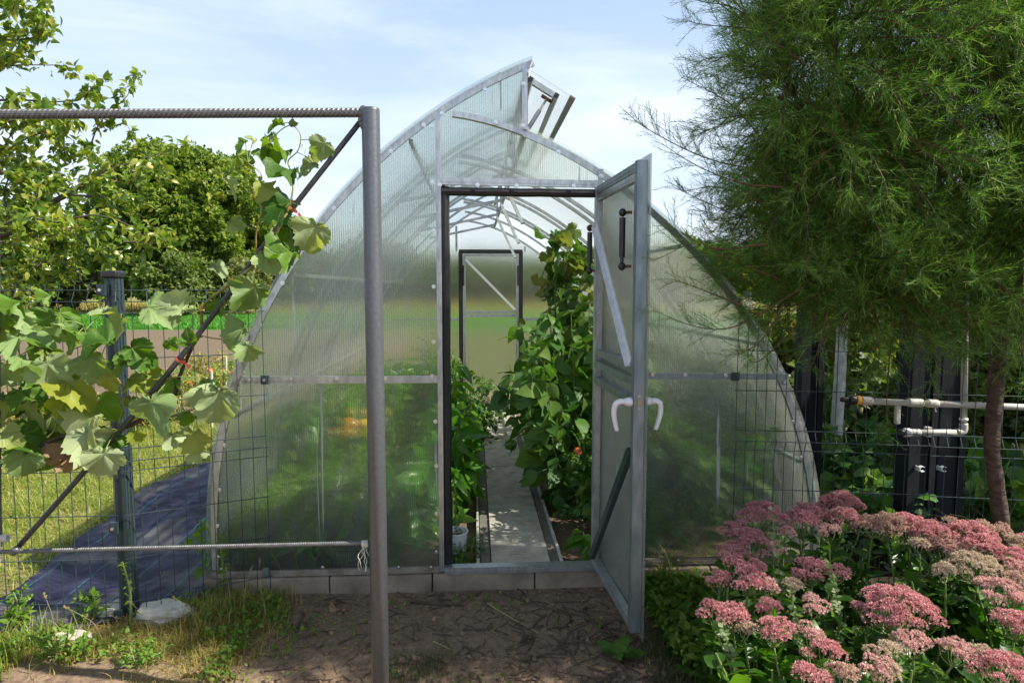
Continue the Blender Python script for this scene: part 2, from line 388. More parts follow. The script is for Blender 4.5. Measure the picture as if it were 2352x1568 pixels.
# weed fabric
t = NT('woven_black_fabric')
sp = t.n('ShaderNodeSeparateXYZ', {0: t.n('ShaderNodeTexCoord').outputs['Object']})
wv = t.math('SINE', t.math('MULTIPLY', sp.outputs[0], 900.)); wz = t.math('SINE', t.math('MULTIPLY', sp.outputs[1], 700.))
dust = t.ramp(t.noise(2.2, 5), [(.50, (0,)), (.72, (1,))])
col = t.mix(t.math('MULTIPLY', dust, .75), (.010,.010,.026), (.26,.22,.18))
ln = t.math('PINGPONG', t.math('ADD', t.math('ADD', sp.outputs[0], 10.), t.math('MULTIPLY', sp.outputs[1], .0)), .125)
lm = t.math('LESS_THAN', ln, .0035); dash = t.math('GREATER_THAN', wz, -.2)
col = t.mix(t.math('MULTIPLY', lm, t.math('MULTIPLY', dash, .8)), col, (.02,.28,.26))
M['fabric'] = t.end(t.pr(col, .6, 0, .28, t.bump(t.noise(14, 4), .35, .02), **{'Sheen Weight': .12, 'Sheen Tint': (.3,.3,.8,1)}))
# ground
t = NT('ground'); ob = t.obj(); sp = t.n('ShaderNodeSeparateXYZ', {0: ob}); X, Y = sp.outputs[0], sp.outputs[1]
nb = t.noise(.5, 5); nm = t.noise(3.5, 7); nf = t.noise(38, 8, rough=.65); nv = t.noise(130, 4)
dirt = t.ramp(nf, [(.28, (.10,.068,.046)), (.50, (.215,.150,.103)), (.75, (.36,.265,.185))])
dirt = t.mix(t.ramp(nm, [(.35, (0,)), (.7, (.6,))]), dirt, (.235,.17,.12))
drygr = t.ramp(nf, [(.3, (.11,.12,.03)), (.6, (.20,.19,.06)), (.8, (.30,.26,.11))])
soil = t.ramp(nf, [(.3, (.09,.07,.047)), (.6, (.18,.14,.095)), (.85, (.33,.27,.17))])
green = t.ramp(nf, [(.3, (.035,.12,.015)), (.6, (.06,.20,.03)), (.85, (.10,.26,.04))])
Yn = t.math('ADD', Y, t.math('MULTIPLY', t.math('SUBTRACT', nm, .5), 1.6))
def band(v, a, w): return t.math('MULTIPLY', 1., t.n('ShaderNodeMapRange', {0: v, 1: a-w, 2: a+w}).outputs[0])
left = t.n('ShaderNodeMapRange', {0: t.math('ADD', X, t.math('MULTIPLY', nm, .4)), 1: -1.0, 2: -1.5}).outputs[0]
g = t.mix(t.math('MULTIPLY', band(Yn, 3.2, .4), left), t.mix(t.n('ShaderNodeMapRange', {0: X, 1: 1.7, 2: 2.1}).outputs[0], dirt, (.03,.028,.015)), drygr)
g = t.mix(t.math('MULTIPLY', band(Yn, 7.4, .5), left), g, soil)
g = t.mix(band(Yn, 9.5, .7), g, t.mix(left, t.mix(.6, drygr, (.02,.04,.01)), soil))
g = t.mix(band(Y, 24., .3), g, green)
g = t.mix(band(Yn, 37., 1.2), g, drygr)
vo = t.n('ShaderNodeTexVoronoi', {'Vector': t.scaled((1,1,0)), 'Scale': 11.}, feature='DISTANCE_TO_EDGE').outputs[0]
crack = t.math('MULTIPLY', t.ramp(vo, [(0, (0,)), (.03, (1,))]), .5)
hgt = t.math('ADD', t.math('ADD', nf, t.math('MULTIPLY', nv, .3)), t.math('MULTIPLY', crack, .12))
M['ground'] = t.end(t.pr(g, .95, 0, .12, t.bump(hgt, .6, .02)))
# ================================================================ greenhouse
FY, BY = 3.16, 8.10
def XZ(px, py, Y=FY): p = P(px, py, Y); return (p[0], p[2])
gh = thing('greenhouse', (0.35, FY, 0), 'translucent teardrop polycarbonate greenhouse on a concrete kerb with its front door open', 'greenhouse')
Lc = smooth_path([XZ(*q) for q in [(484,1308),(482,1200),(484,1091),(497,990),(514,925),(536,861),(574,764),(624,653),(659,599),(746,484),(809,408),(875,349),(945,290),(1020,236),(1122,176),(1221,133)]], 4)
Rc = smooth_path([XZ(*q) for q in [(1040,250),(1120,268),(1211,298),(1324,342),(1403,409),(1491,470),(1550,513),(1611,582),(1652,626),(1704,691),(1773,808),(1809,880),(1841,969),(1865,1058),(1877,1154),(1884,1288)]], 4)
def polyfit_curve(c, deg=6):
    c = A(c); s = np.concatenate([[0], np.cumsum(np.linalg.norm(np.diff(c, axis=0), axis=1))]); s /= s[-1]; u = np.linspace(0, 1, 90)
    w = np.ones(len(s)); w[0] = w[-1] = 30
    return np.stack([np.polyval(np.polyfit(s, c[:, k], deg, w=w), u) for k in (0, 1)], 1)
Lc, Rc = polyfit_curve(Lc), polyfit_curve(Rc, 5)
iR = int(np.argmin(np.abs(Rc[:, 0]-XZ(1209,298)[0])))
Rout = Rc[iR:]
def offs(c, d):                                     # shift a curve towards the inside of the house
    dd = nrm(np.gradient(A(c), axis=0)); n = np.stack([dd[:, 1], -dd[:, 0]], 1); return A(c)+n*d
# roof sheets
for nm, c in (('roof_sheet', Lc), ('roof_sheet', Rout)):
    m = MB(); ribbon(m, offs(c, .007), FY-.035, BY+.03, .006); m.build(nm, M['polyr'], gh, True)
# arches
Lin, Rin = offs(Lc, .012), offs(Rc, .012)
def arch(y, w=.022, t=.022):
    for c in (Lin, Rin):
        m = MB(); ribbon(m, offs(c, t), y, y+w, t*.96); m.build('arch_rib', M['galv'], gh)
for y in (FY+.009, 4.12, 5.12, 6.12, 7.12, BY-.034): arch(y)
for y in (4.33, 5.33, 6.33):                        # double arches at the vents
    m = MB(); ribbon(m, offs(Rin, .022), y, y+.02, .020); m.build('arch_rib', M['galv'], gh)
    m = MB(); ribbon(m, offs(Lin, .022), y, y+.02, .020); m.build('arch_rib', M['galv'], gh)
# purlins
for c, fr in ((Lin, .25), (Lin, .5), (Lin, .78), (Rin, .42), (Rin, .62), (Rin, .84)):
    q = offs(c, .034)[int(fr*(len(c)-1))]
    m = MB(); bar(m, (q[0], FY+.032, q[1]), (q[0], BY-.036, q[1]), .018, .018); m.build('purlin', M['galv'], gh)
# front and rear walls: sheets of closed 6 mm polycarbonate
bz = XZ(700, 1312)[1]
seamx = XZ(1004, 700)[0]; dl = XZ(1014, 700)[0]; dr = XZ(1368, 700)[0]
hz = XZ(1180, 424)[1]; thz = XZ(1180, 1299)[1]
def curve_z(c, x):
    c = A(c); o = np.argsort(c[:, 0]); return np.interp(x, c[o, 0], c[o, 1])
LW = [q for q in offs(Lc, .003) if q[0] < seamx]
leftpoly = [(LW[0][0], bz-.012)]+[tuple(q) for q in LW]+[(seamx-.001, curve_z(Lc, seamx)-.004), (seamx-.001, bz-.012)]
RW = [q for q in offs(Rout, .003) if q[0] > dr]
rz = bz
rightpoly = [(dr+.001, rz)]+[(dr+.001, curve_z(Rout, dr)-.004)]+[tuple(q) for q in RW]+[(RW[-1][0], rz)]
LT = [q for q in offs(Lc, .003) if q[0] > seamx+.002]
pk = XZ(1209, 156)
LT = [q for q in LT if q[0] < pk[0]-.005]
topL = [(seamx+.001, hz)]+[(seamx+.001, curve_z(Lc, seamx)-.004)]+[tuple(q) for q in LT]+[(pk[0]-.004, pk[1]-.01)]+[(pk[0]-.004, XZ(1209,300)[1])]+\
       [tuple(q) for q in offs(Rout, .003) if pk[0]+.004 < q[0] < dr]+[(dr-.001, curve_z(Rout, dr)-.004), (dr-.001, hz)]
for k, (pl, nm) in enumerate(((leftpoly, 'front_panel'), (topL, 'front_panel'), (rightpoly, 'front_panel'))):
    m = MB(); prism(m, pl, FY, FY+.006); m.build(nm, M['poly'], gh)
for pl in (leftpoly, topL, rightpoly):
    m = MB(); prism(m, pl, BY, BY+.006); m.build('rear_panel', M['polyb'], gh)
# front metalwork
def metal(name, p0, p1, w, h, up=(0, 0, 1), mt='galv', par=None, groove=True):
    m = MB(); (chan if groove else bar)(m, p0, p1, w, h, up); return m.build(name, M[mt], par or gh)
F1 = FY-.009
metal('crossbar', (XZ(556,871)[0], F1, XZ(556,872)[1]), (seamx-.001, F1, XZ(1000,870)[1]), .016, .034, mt='galv')
metal('crossbar', (dr+.034, F1, XZ(1500,861)[1]), (XZ(1808,861)[0], F1, XZ(1808,864)[1]), .016, .030, mt='galvd')
metal('mullion', (seamx+.012, F1, bz-.01), (seamx+.012, F1, curve_z(Lc, seamx)-.03), .016, .024, (1, 0, 0))
metal('mullion', (dr+.016, F1, bz-.02), (dr+.016, F1, curve_z(Rc, dr)-.02), .016, .024, (1, 0, 0))
metal('mullion', (pk[0]-.008, F1, XZ(1209,300)[1]), (pk[0]-.008, F1, pk[1]), .016, .024, (1, 0, 0))
metal('header', (seamx+.026, F1, hz+.012), (dr+.002, F1, hz+.004), .016, .034)
metal('sill', (seamx+.026, FY-.02, thz), (dr, FY-.02, thz), .05, .034)
metal('bottom_rail', (XZ(490,1308)[0], F1, bz), (seamx-.002, F1, bz), .014, .03, mt='aged')
metal('bottom_rail', (dr+.034, F1, bz+.012), (XZ(1884,1290)[0], F1, bz+.012), .014, .03, mt='aged')
# black rubber around the door opening
m = MB(); sx = seamx+.024
pts = smooth_path([(sx+.019, FY+.01, thz+.018)]+[(sx+.019+.0022*sin(i*2.1), FY+.01, thz+.018+(hz-thz-.03)*i/9) for i in range(1, 10)], 4)
tube(m, pts, .0215, 8); m.build('door_seal', M['seal'], gh)
m = MB(); pts = [(sx+.004+(dr-sx)*i/8, FY+.004, hz-.035-.004*i/8+.0012*sin(i*2.7)) for i in range(9)]
tube(m, pts, .0205, 8); m.build('door_seal', M['seal'], gh)
# behind the seal: door post
metal('door_post', (sx+.003, FY+.04, .06), (sx+.003, FY+.04, hz), .03, .03, (1, 0, 0), 'galvd')
metal('door_post', (dr+.012, FY+.03, .06), (dr+.012, FY+.03, hz), .03, .03, (1, 0, 0), 'galv')
# rear frame
def rear():
    y = BY-.02; rx0, rx1 = XZ(1058,600,BY)[0], XZ(1196,600,BY)[0]; zt = XZ(1120,578,BY)[1]; zm = XZ(1120,733,BY)[1]
    for x in (rx0, rx1):
        m = MB(); bar(m, (x, y, .1), (x, y, zt), .03, .05, (1, 0, 0)); m.build('door_seal', M['seal'], gh)
    m = MB(); bar(m, (rx0-.02, y-.001, zt), (rx1+.02, y-.001, zt), .03, .05); m.build('door_seal', M['seal'], gh)
    x0, x1 = rx0+.035, rx1-.035; zs = XZ(1120,718,BY)[1]
    d = thing('rear_door', ((x0+x1)/2, y, .1), None, None); del_keys(d); attach(d, gh)
    for p0, p1, nm in (((x0+.01,y,.12),(x0+.01,y,zt-.03),'stile'), ((x1-.01,y,.12),(x1-.01,y,zt-.03),'stile')):
        m = MB(); bar(m, p0, p1, .03, .032, (1, 0, 0)); m.build(nm, M['galv'], d)
    g = MB(); box(g, (seamx+.001, BY, .1), (dr-.001, BY+.006, hz-.001)); g.build('door_sheet', M['polyb'], d)
    for z in (zt-.045, zs+.01, zs-.035):
        m = MB(); bar(m, (x0+.027, y, z), (x1-.027, y, z), .03, .032); m.build('rail', M['galv'], d)
    m = MB(); bar(m, (x0+.03, y-.018, zt-.10), (x1-.04, y-.018, zs+.04), .008, .03); m.build('brace', M['white_steel'], d)
    for x in (x0+.0, x1-.0):
        m = MB(); tube(m, [(x, y-.03, zt-.17), (x, y-.03, zt-.42)], .011, 8); m.build('gas_strut', M['blackpl'], d)
    for a, b in ((XZ(800,735,BY)[0], rx0-.03), (rx1+.03, XZ(1500,735,BY)[0])):
        m = MB(); bar(m, (a, y, zm), (b, y, zm), .02, .035); m.build('crossbar', M['galv'], gh)
    for x in (rx0-.05, rx1+.05):
        m = MB(); bar(m, (x, y, zt), (x, y, curve_z(Lc if x < pk[0] else Rc, x)-.06), .02, .025, (1, 0, 0)); m.build('mullion', M['galv'], gh)
def del_keys(o):
    for k in ('label', 'category', 'group'):
        if k in o: del o[k]
rear()
# grey water pipe hoop at the rear arch, vent rails
m = MB(); q = offs(Lin, .10); q = [(a, BY-.12, b-.25) for a, b in q[int(len(q)*.42):]]; 
# internal braces: triangle arms from the left arch towards the ridge and loose vent arms
def pt(px, py, Y): return P(px, py, Y)
for Y, a, b in ((4.75, (1064,476), (1215,478)),):
    pass
for y in (4.12, 5.12, 6.12, 7.12):
    a = Lin[int(len(Lin)*.70)]; b = Rin[int(iR*1.0)]
    m = MB(); bar(m, (a[0]+.02, y+.034, a[1]-.03), (b[0]-.02, y+.034, b[1]-.06), .018, .022); m.build('tie_bar', M['galv'], gh)
for y, l in ((4.6, .26), (5.5, .34), (6.5, .42)):
    b = Rin[iR]; m = MB(); p0 = A([b[0]-.02, y, b[1]-.05]); p1 = p0+A([.13*l/.3, -.02, -.95*l])
    bar(m, p0, p1, .022, .032, (0, 1, 0)); m.build('vent_arm', M['white_steel'], gh)
    m = MB(); bar(m, p1, p1+A([.002, 0, -.006]), .02, .03, (0, 1, 0)); m.build('end_cap', M['blackpl'], gh)
# vertical window strip frame between the two roof curves
zb = XZ(1209, 300)[1]; zt_ = pk[1]
for z in (zb+.01, zt_-.03):
    m = MB(); bar(m, (pk[0], FY+.01, z), (pk[0], BY, z), .024, .024); m.build('clerestory_rail', M['galv'], gh)
for y in np.arange(FY+.05, BY, .98):
    m = MB(); bar(m, (pk[0]+.0, y, zb+.03), (pk[0]+.0, y, zt_-.05), .022, .022, (0, 1, 0)); m.build('clerestory_post', M['galvd'], gh)
# opened top vent sash, hinged at the peak
vent = thing('roof_vent', (pk[0], FY, zt_), None, None); del_keys(vent); attach(vent, gh)
h0 = A([XZ(1216,170)[0], 0, XZ(1216,166)[1]]); h1 = A([XZ(1318,231)[0], 0, XZ(1318,231)[1]])
vd = nrm(h1-h0); vn = A([-vd[2], 0, vd[0]]);
if vn[2] < 0: vn = -vn
m = MB(); y0, y1 = FY-.02, FY+1.9
v = [h0, h1, h1+vn*.006, h0+vn*.006]; vv = [q+A([0, y, 0]) for y in (y0, y1) for q in v]
m.add(vv, [(0,3,2,1),(4,5,6,7),(0,1,5,4),(1,2,6,5),(2,3,7,6),(3,0,4,7)]); m.build('vent_sheet', M['polyr'], vent)
L_ = np.linalg.norm(h1-h0)
def vp(s, y, d=-.016): q = h0+vd*s+vn*d; return A([q[0], y, q[2]])
for s in (.02, L_-.085):
    m = MB(); bar(m, vp(s, FY+.03), vp(s, y1-.05), .026, .026, vn); m.build('vent_bar', M['galv'], vent)
for y in (FY+.05, FY+.95, y1-.06):
    m = MB(); bar(m, vp(.036, y), vp(L_-.10, y), .026, .0245, vn); m.build('vent_bar', M['galv'], vent)
for s in (.02, L_-.085):
    m = MB(); bar(m, vp(s, FY+.024), vp(s, FY+.0295), .022, .022, vn); m.build('end_cap', M['blackpl'], vent)
m = MB(); bar(m, vp(L_-.012, FY-.018, .008), vp(L_-.012, y1, .008), .03, .004, vn); m.build('edge_tape', M['pp'], vent)
m = MB(); p0 = A([pk[0]+.01, FY+.09, zb+.02]); p1 = vp(.13, FY+.09, -.04); tube(m, [p0, p0*.35+p1*.65], .011, 8); tube(m, [p0*.35+p1*.65, p1], .006, 8)
m.build('gas_strut', M['white_steel'], vent)
m = MB(); bar(m, vp(.10, FY+.09, -.035), vp(.16, FY+.09, -.035), .02, .012, vn); m.build('strut_bracket', M['rust'], vent)
# peak trim
m = MB(); m2 = XZ(1221, 133); bar(m, (m2[0]-.004, FY-.037, m2[1]-.04), (m2[0]-.004, BY, m2[1]-.04), .004, .085, (.35, 0, 1)); m.build('ridge_trim', M['whitepl'], gh)
# screws
m = MB(); tube(m, [(0,0,0),(0,-.0025,0)], .0105, 10); tube(m, [(0,-.0025,0),(0,-.009,0)], .0058, 6)
sproto = m.build('screw', M['screw'], gh); sproto.location = (0, 0, 0); scount = [0]
def screw(x, z, y=F1-.009, par=None):
    o = sproto if scount[0] == 0 else sproto.copy()
    if scount[0]: COL.objects.link(o); o.parent = gh
    scount[0] += 1; o.location = A([x, y, z])-A(gh.location)
for px, py in [(500,1280),(498,1208),(503,1125),(515,1022),(543,932),(558,856),(597,748),(648,650),(767,478),(898,347),(973,287),(1015,260),(1115,206),(1203,192),(1202,288),(992,290),
               (1139,280),(1283,348),(1382,404),(993,418),(996,530),(996,658),(996,785),(1000,968),(1002,1070),(1002,1180),(1002,1268),(508,1308),(740,1304),(840,1304),(915,1304),(990,1304),
               (570,872),(667,870),(773,869),(885,869),(992,864),(1500,860),(1575,861),(1668,862),(1010,424),(1097,424),(1187,426),(1318,427),(1622,570),(1698,690),(1805,880),(1824,968),(1843,1050),(1560,1288),(1690,1290)]:
    x, z = XZ(px, py, F1-.018); screw(x, z, F1-.011)
# arch edge strip seen on the face (flat galvanised band following both curves)
for c in (Lc, Rout):
    m = MB(); ribbon(m, offs(c, .040), FY-.006, FY-.001, .030); m.build('edge_band', M['galv'], gh)
m = MB(); ribbon(m, offs(Rc[:iR+1], .036), FY-.006, FY-.001, .026); m.build('edge_band', M['galv'], gh)
# fence clips screwed to the crossbars belong to the fence panels (built there)
# ---------------------------------------------------------------- front door, opened towards the camera
hx, hy = dr+.002, FY-.022
fx, fy = P(1468, 900, 2.46)[0], 2.46
DL = math.hypot(fx-hx, fy-hy)
dd = A([(fx-hx)/DL, (fy-hy)/DL, 0]); dn = A([dd[1], -dd[0], 0])      # dn points towards the inside face (left)
if dn[0] > 0: dn = -dn
door = thing('front_door', (hx, hy, .12), None, None); del_keys(door); attach(door, gh)
zT, zB = XZ(1370, 432)[1], thz+.02
def D_(s, z, o=0.): q = A([hx, hy, z])+dd*s+dn*o; return q
def dbar(name, a, b, w=.03, h=.036, mt='galvd', groove=True, up=None, par=None):
    m = MB(); u = up if up is not None else ((0, 0, 1) if abs(b[2]-a[2]) < .5*np.linalg.norm(A(b)-A(a)) else dd)
    (chan if groove else bar)(m, a, b, w, h, u); return m.build(name, M[mt], par or door)
zs1, zs2, zm3 = XZ(1369,806)[1], XZ(1369,828)[1], XZ(1369,864)[1]
dbar('hinge_stile', D_(.018, zB+.01), D_(.018, zT-.002), .03, .034, 'galv')
dbar('latch_stile', D_(DL-.018, zB), D_(DL-.018, zT), .042, .036, 'galvd')
dbar('top_rail', D_(.037, zT-.019), D_(DL-.038, zT-.019))
dbar('top_rail', D_(.045, zT-.055, .002), D_(DL-.045, zT-.055, .002), .024, .03, 'galv')
dbar('sash_rail', D_(.037, zs1-.0), D_(DL-.038, zs1-.0), .030, .03)
dbar('sash_rail', D_(.037, zs2-.008), D_(DL-.038, zs2-.008), .034, .034)
dbar('mid_rail', D_(.037, zm3-.01), D_(DL-.038, zm3-.01), .034, .034)
dbar('bottom_rail', D_(.037, zB+.018), D_(DL-.038, zB+.018), .034, .036, 'galv')
dbar('sash_stile', D_(.047, zs1+.016, .0), D_(.047, zT-.072, .0), .022, .022, 'galv')
dbar('sash_stile', D_(DL-.047, zs1+.016, .0), D_(DL-.047, zT-.072, .0), .022, .022, 'galvd')
m = MB(); bar(m, D_(.05, zT-.18, .021), D_(DL-.05, zs1+.02, .021), .005, .038); bar(m, D_(.05, zT-.196, .032), D_(DL-.05, zs1+.004, .032), .024, .004)
m.build('brace', M['white_steel'], door)
m = MB(); bar(m, D_(.04, zB+.05, .02), D_(DL-.04, zm3-.21, .02), .022, .036); m.build('brace', M['fence'], door)
m = MB(); z0, z1 = zB-.03, zT+.022; o0, o1 = -.0235, -.0295
vv = [D_(s, z, o) for s, z, o in ((-.004,z0,o0),(DL+.018,z0,o0),(DL+.018,z1,o0),(-.004,z1,o0),(-.004,z0,o1),(DL+.018,z0,o1),(DL+.018,z1,o1),(-.004,z1,o1))]
m.add(vv, [(0,1,2,3),(7,6,5,4),(0,4,5,1),(1,5,6,2),(2,6,7,3),(3,7,4,0)]); m.build('door_sheet', M['polyd'], door)
# gas struts on the upper sash
def strut(s, za, zb_, o=.05):
    g = thing('gas_strut', tuple(D_(s, za, o)), None, None); del_keys(g); attach(g, door)
    m = MB(); tube(m, [D_(s, za, o), D_(s, zb_, o)], .0125, 12); tube(m, [D_(s, zb_, o), D_(s, zb_-.03, o)], .007, 8); m.build('cylinder', M['blackpl'], g)
    for z in (za+.02, zb_-.035):
        m = MB(); c = D_(s, z, o); r = .0165
        tube(m, [c+A([0,0,-r]), c+A([0,0,-r*.7]), c, c+A([0,0,r*.7]), c+A([0,0,r])], [.004, .0115, r, .0115, .004], 12); m.build('end_ball', M['blackpl'], g, True)
        m = MB(); tube(m, [c, D_(s+.012, z, .015)], .006, 8); m.build('stud', M['rust'], g)
strut(DL-.09, P(1450, 497, 2.5)[2], P(1450, 590, 2.5)[2])
strut(.006, P(1365, 533, 3.12)[2], P(1365, 605, 3.12)[2], .04)
# handles, latch
hzv = P(1470, 926, 2.44)[2]
for sgn in (1, -1):
    hd = thing('door_handle', tuple(D_(DL-.02, hzv, sgn*.03)), None, None); del_keys(hd); attach(hd, door)
    o0 = .0235 if sgn > 0 else -.03
    m = MB(); tube(m, [D_(DL-.02, hzv, o0), D_(DL-.02, hzv, o0+sgn*.012), D_(DL-.02, hzv, o0+sgn*.03)], [.019, .018, .013], 16); m.build('rosette', M['whitepl'], hd, True)
    tip = P(1430 if sgn > 0 else 1505, 993, 2.44)
    pts = smooth_path([D_(DL-.02, hzv, o0+sgn*.028), D_(DL-.021, hzv+.001, o0+sgn*.045), D_(DL-.024, hzv-.012, o0+sgn*.064), D_(DL-.03, hzv-.05, o0+sgn*.068), D_(DL-.035, hzv-.09, o0+sgn*.060), D_(DL-.038, hzv-.118, o0+sgn*.052)], 5)
    m = MB(); tube(m, pts, np.interp(np.linspace(0, 1, len(pts)), [0, .4, .8, 1], [.0115, .0115, .0095, .0085]), 14); m.build('lever', M['whitepl'], hd, True)
lp = thing('latch_plate', tuple(D_(DL, hzv, 0)), None, None); del_keys(lp); attach(lp, door)
m = MB(); bar(m, D_(DL-.0005, hzv-.034), D_(DL-.0005, hzv+.034), .024, .006, dd); m.build('plate', M['galvd'], lp)
m = MB(); bar(m, D_(DL+.003, hzv-.010), D_(DL+.003, hzv+.010), .013, .008, dd); m.build('bolt', M['brass'], lp)
for z in (-.025, .025):
    m = MB(); tube(m, [D_(DL+.002, hzv+z), D_(DL+.0045, hzv+z)], .006, 10); m.build('latch_screw', M['screw'], lp)
# ================================================================ kerb, path
kb = MB(); kx = [XZ(484,1330)[0]-.02, XZ(530,1330)[0], XZ(760,1330)[0], XZ(994,1330)[0], XZ(1227,1330)[0], XZ(1460,1330)[0], 1.2, 1.78]
for a, b in zip(kx[:-1], kx[1:]): box(kb, (a+.003, FY-.035+rng.normal()*.002, -.15), (b-.003, FY+.045, bz-.018+rng.normal()*.001))
box(kb, (kx[0], FY+.046, -.15), (kx[0]+.07, BY, bz-.03)); box(kb, (kx[-1]-.07, FY+.046, -.15), (kx[-1], BY, bz-.03)); box(kb, (kx[0], BY+.001, -.15), (kx[-1], BY+.07, bz-.03))
k_o = tag(kb.build('kerb', M['kerb']), kind='structure')
bv = k_o.modifiers.new('bevel', 'BEVEL'); bv.width = .006; bv.segments = 2
path = MB(); ys = [3.24, 3.40, 3.98, 4.56, 5.14, 5.72, 6.30, 6.88, 7.46, 7.98]
for a, b in zip(ys[:-1], ys[1:]): box(path, (.083, a+.005, .0), (.396, b-.005, .055+rng.normal()*.0012))
p_o = tag(path.build('path', M['slab']), kind='structure'); bv = p_o.modifiers.new('bevel', 'BEVEL'); bv.width = .003; bv.segments = 1
m = MB()
for x in (.025, .400):
    box(m, (x, 3.215, -.01), (x+.054, 7.99, .04))
tag(m.build('path_edging', M['mortar']), kind='structure')
m = MB()
for x0, sg in ((.012, -1), (.458, 1)):
    n = 120; ys2 = np.linspace(3.22, 7.9, n); hh = .05+.012*fbm(ys2*6, ys2*0+sg, 3)
    w = .012+.012*(fbm(ys2*9, ys2*0+5, 3)+.3)
    v = np.concatenate([np.stack([np.full(n, x0)-w/2, ys2, hh*0-.01], 1), np.stack([np.full(n, x0)-w/2, ys2, hh], 1), np.stack([np.full(n, x0)+w/2, ys2, hh+.003], 1), np.stack([np.full(n, x0)+w/2, ys2, hh*0-.01], 1)])
    f = [(k*n+i, (k+1)*n+i, (k+1)*n+i+1, k*n+i+1) for k in range(3) for i in range(n-1)]
    m.add(v, f)
tag(m.build('path_border', M['stone']), kind='structure')
# ================================================================ trellis frame in the foreground
TY = 2.18
tr = thing('trellis_frame', tuple(P(862, 1600, TY)*A([1,1,0])), 'welded grey steel trellis frame of pipe and rebar holding the grapevine', 'trellis')
ptop = P(851, 247, TY); pb = P(873, 1500, TY); zbot = -.15
dirp = (pb-ptop)/(ptop[2]-pb[2]); pbot = ptop+dirp*(ptop[2]-zbot)
m = MB(); tube(m, [ptop+A([0,0,-.004]), ptop-A([0,0,.01]), (ptop+pb)/2, pbot], [.0290, .0295, .0300, .0305], 32); 
m.build('post', M['pipe_paint'], tr, True)
def rebar(name, a, b, r, par, mt='rod', pitch=None):
    a, b = A(a), A(b); L = np.linalg.norm(b-a); m = MB(); tube(m, [a, b], r*.86, 12)
    pitch = pitch or r*1.05; k = int(L/pitch); d = nrm(b-a); s = nrm(np.cross(d, (0, 0, 1))); u = np.cross(s, d)
    for sg in (0, 1):
        ang = np.linspace(0.15+sg*pi, pi-.15+sg*pi, 9); n = len(ang); vs = []; 
        h = np.sin(np.linspace(0, pi, n))
        for w, e in ((-.30, 0), (-.08, 1), (.08, 1), (.30, 0)):
            rad = r*(.84+.22*e*np.sqrt(h)); vs.append(s*np.cos(ang)[:, None]*rad[:, None]+u*np.sin(ang)[:, None]*rad[:, None]+d*((w*pitch)+(ang-ang.mean())[:, None]*r*.42))
        v = np.concatenate(vs); f = np.array([(c*n+i, c*n+i+1, (c+1)*n+i+1, (c+1)*n+i) for c in range(3) for i in range(n-1)])
        V = (v[None]+a+d*((np.arange(k)+.5)*pitch)[:, None, None]).reshape(-1, 3)
        m.add(V, (f[None]+(np.arange(k)*len(v))[:, None, None]).reshape(-1, 4))
    for q in (.5, -.5): tube(m, [a+u*r*.9*q*2, b+u*r*.9*q*2], r*.14, 6)
    return m.build(name, M[mt], par, False)
rebar('top_bar', P(-300,264,TY), P(834,259,TY), .0148, tr)
rebar('lower_bar', P(-20,1267,TY), P(846,1246,TY), .0072, tr)
m = MB(); tube(m, smooth_path([P(826,282,TY+.0), P(640,520,TY+.004), P(450,775,TY+.0), P(300,960,TY), P(36,1262,TY+.012)], 8), .0088, 10)
m.build('brace_rod', M['rodb'], tr, True)
for px, py, r in ((834,252,.014),(832,262,.015),(835,270,.013),(829,285,.010),(833,292,.009),(828,276,.011),(36,1262,.013),(30,1268,.011)):
    m = MB(); c = P(px, py, TY-.004); tube(m, [c+A([0,0,-r]), c+A([0,0,-r*.6]), c+A([.002,0,r*.1]), c+A([0,0,r*.7]), c+A([0,0,r])], [.003, r*.8, r, r*.7, .002], 8); m.build('weld', M['rod'], tr, True)
rebar('left_rod', P(-2,1255,TY), P(-8,400,TY), .008, tr)
# white cord on the lower bar
def cord(name, c, lab, turns=5, tails=5):
    m = MB(); t = np.linspace(0, turns*2*pi, turns*12)
    tube(m, np.stack([c[0]+t*.0007-.01, c[1]+np.cos(t)*.0105, c[2]+np.sin(t)*.0105], 1), .0022, 5)
    for i in range(tails):
        p = [c+A([rng.normal()*.004, -.008, -.01])]
        for k in range(5): p.append(p[-1]+A([rng.normal()*.006+.0, rng.normal()*.004, -.012-.008*rng.random()]))
        tube(m, smooth_path(p, 3), .0012, 4)
    return tag(m.build(name, M['rope'], None, origin=tuple(c)), lab, 'cord')
cord('white_cord', P(838,1248,TY), 'frayed white cord knotted round the lower bar beside the thick grey post')
cord('white_cord', P(4,1235,TY), 'white cord wrapped at the left end of the lower trellis bar', 7, 2)
for px, py in ((480,1255),(482,1258),(990/2+500,1250)):
    pass
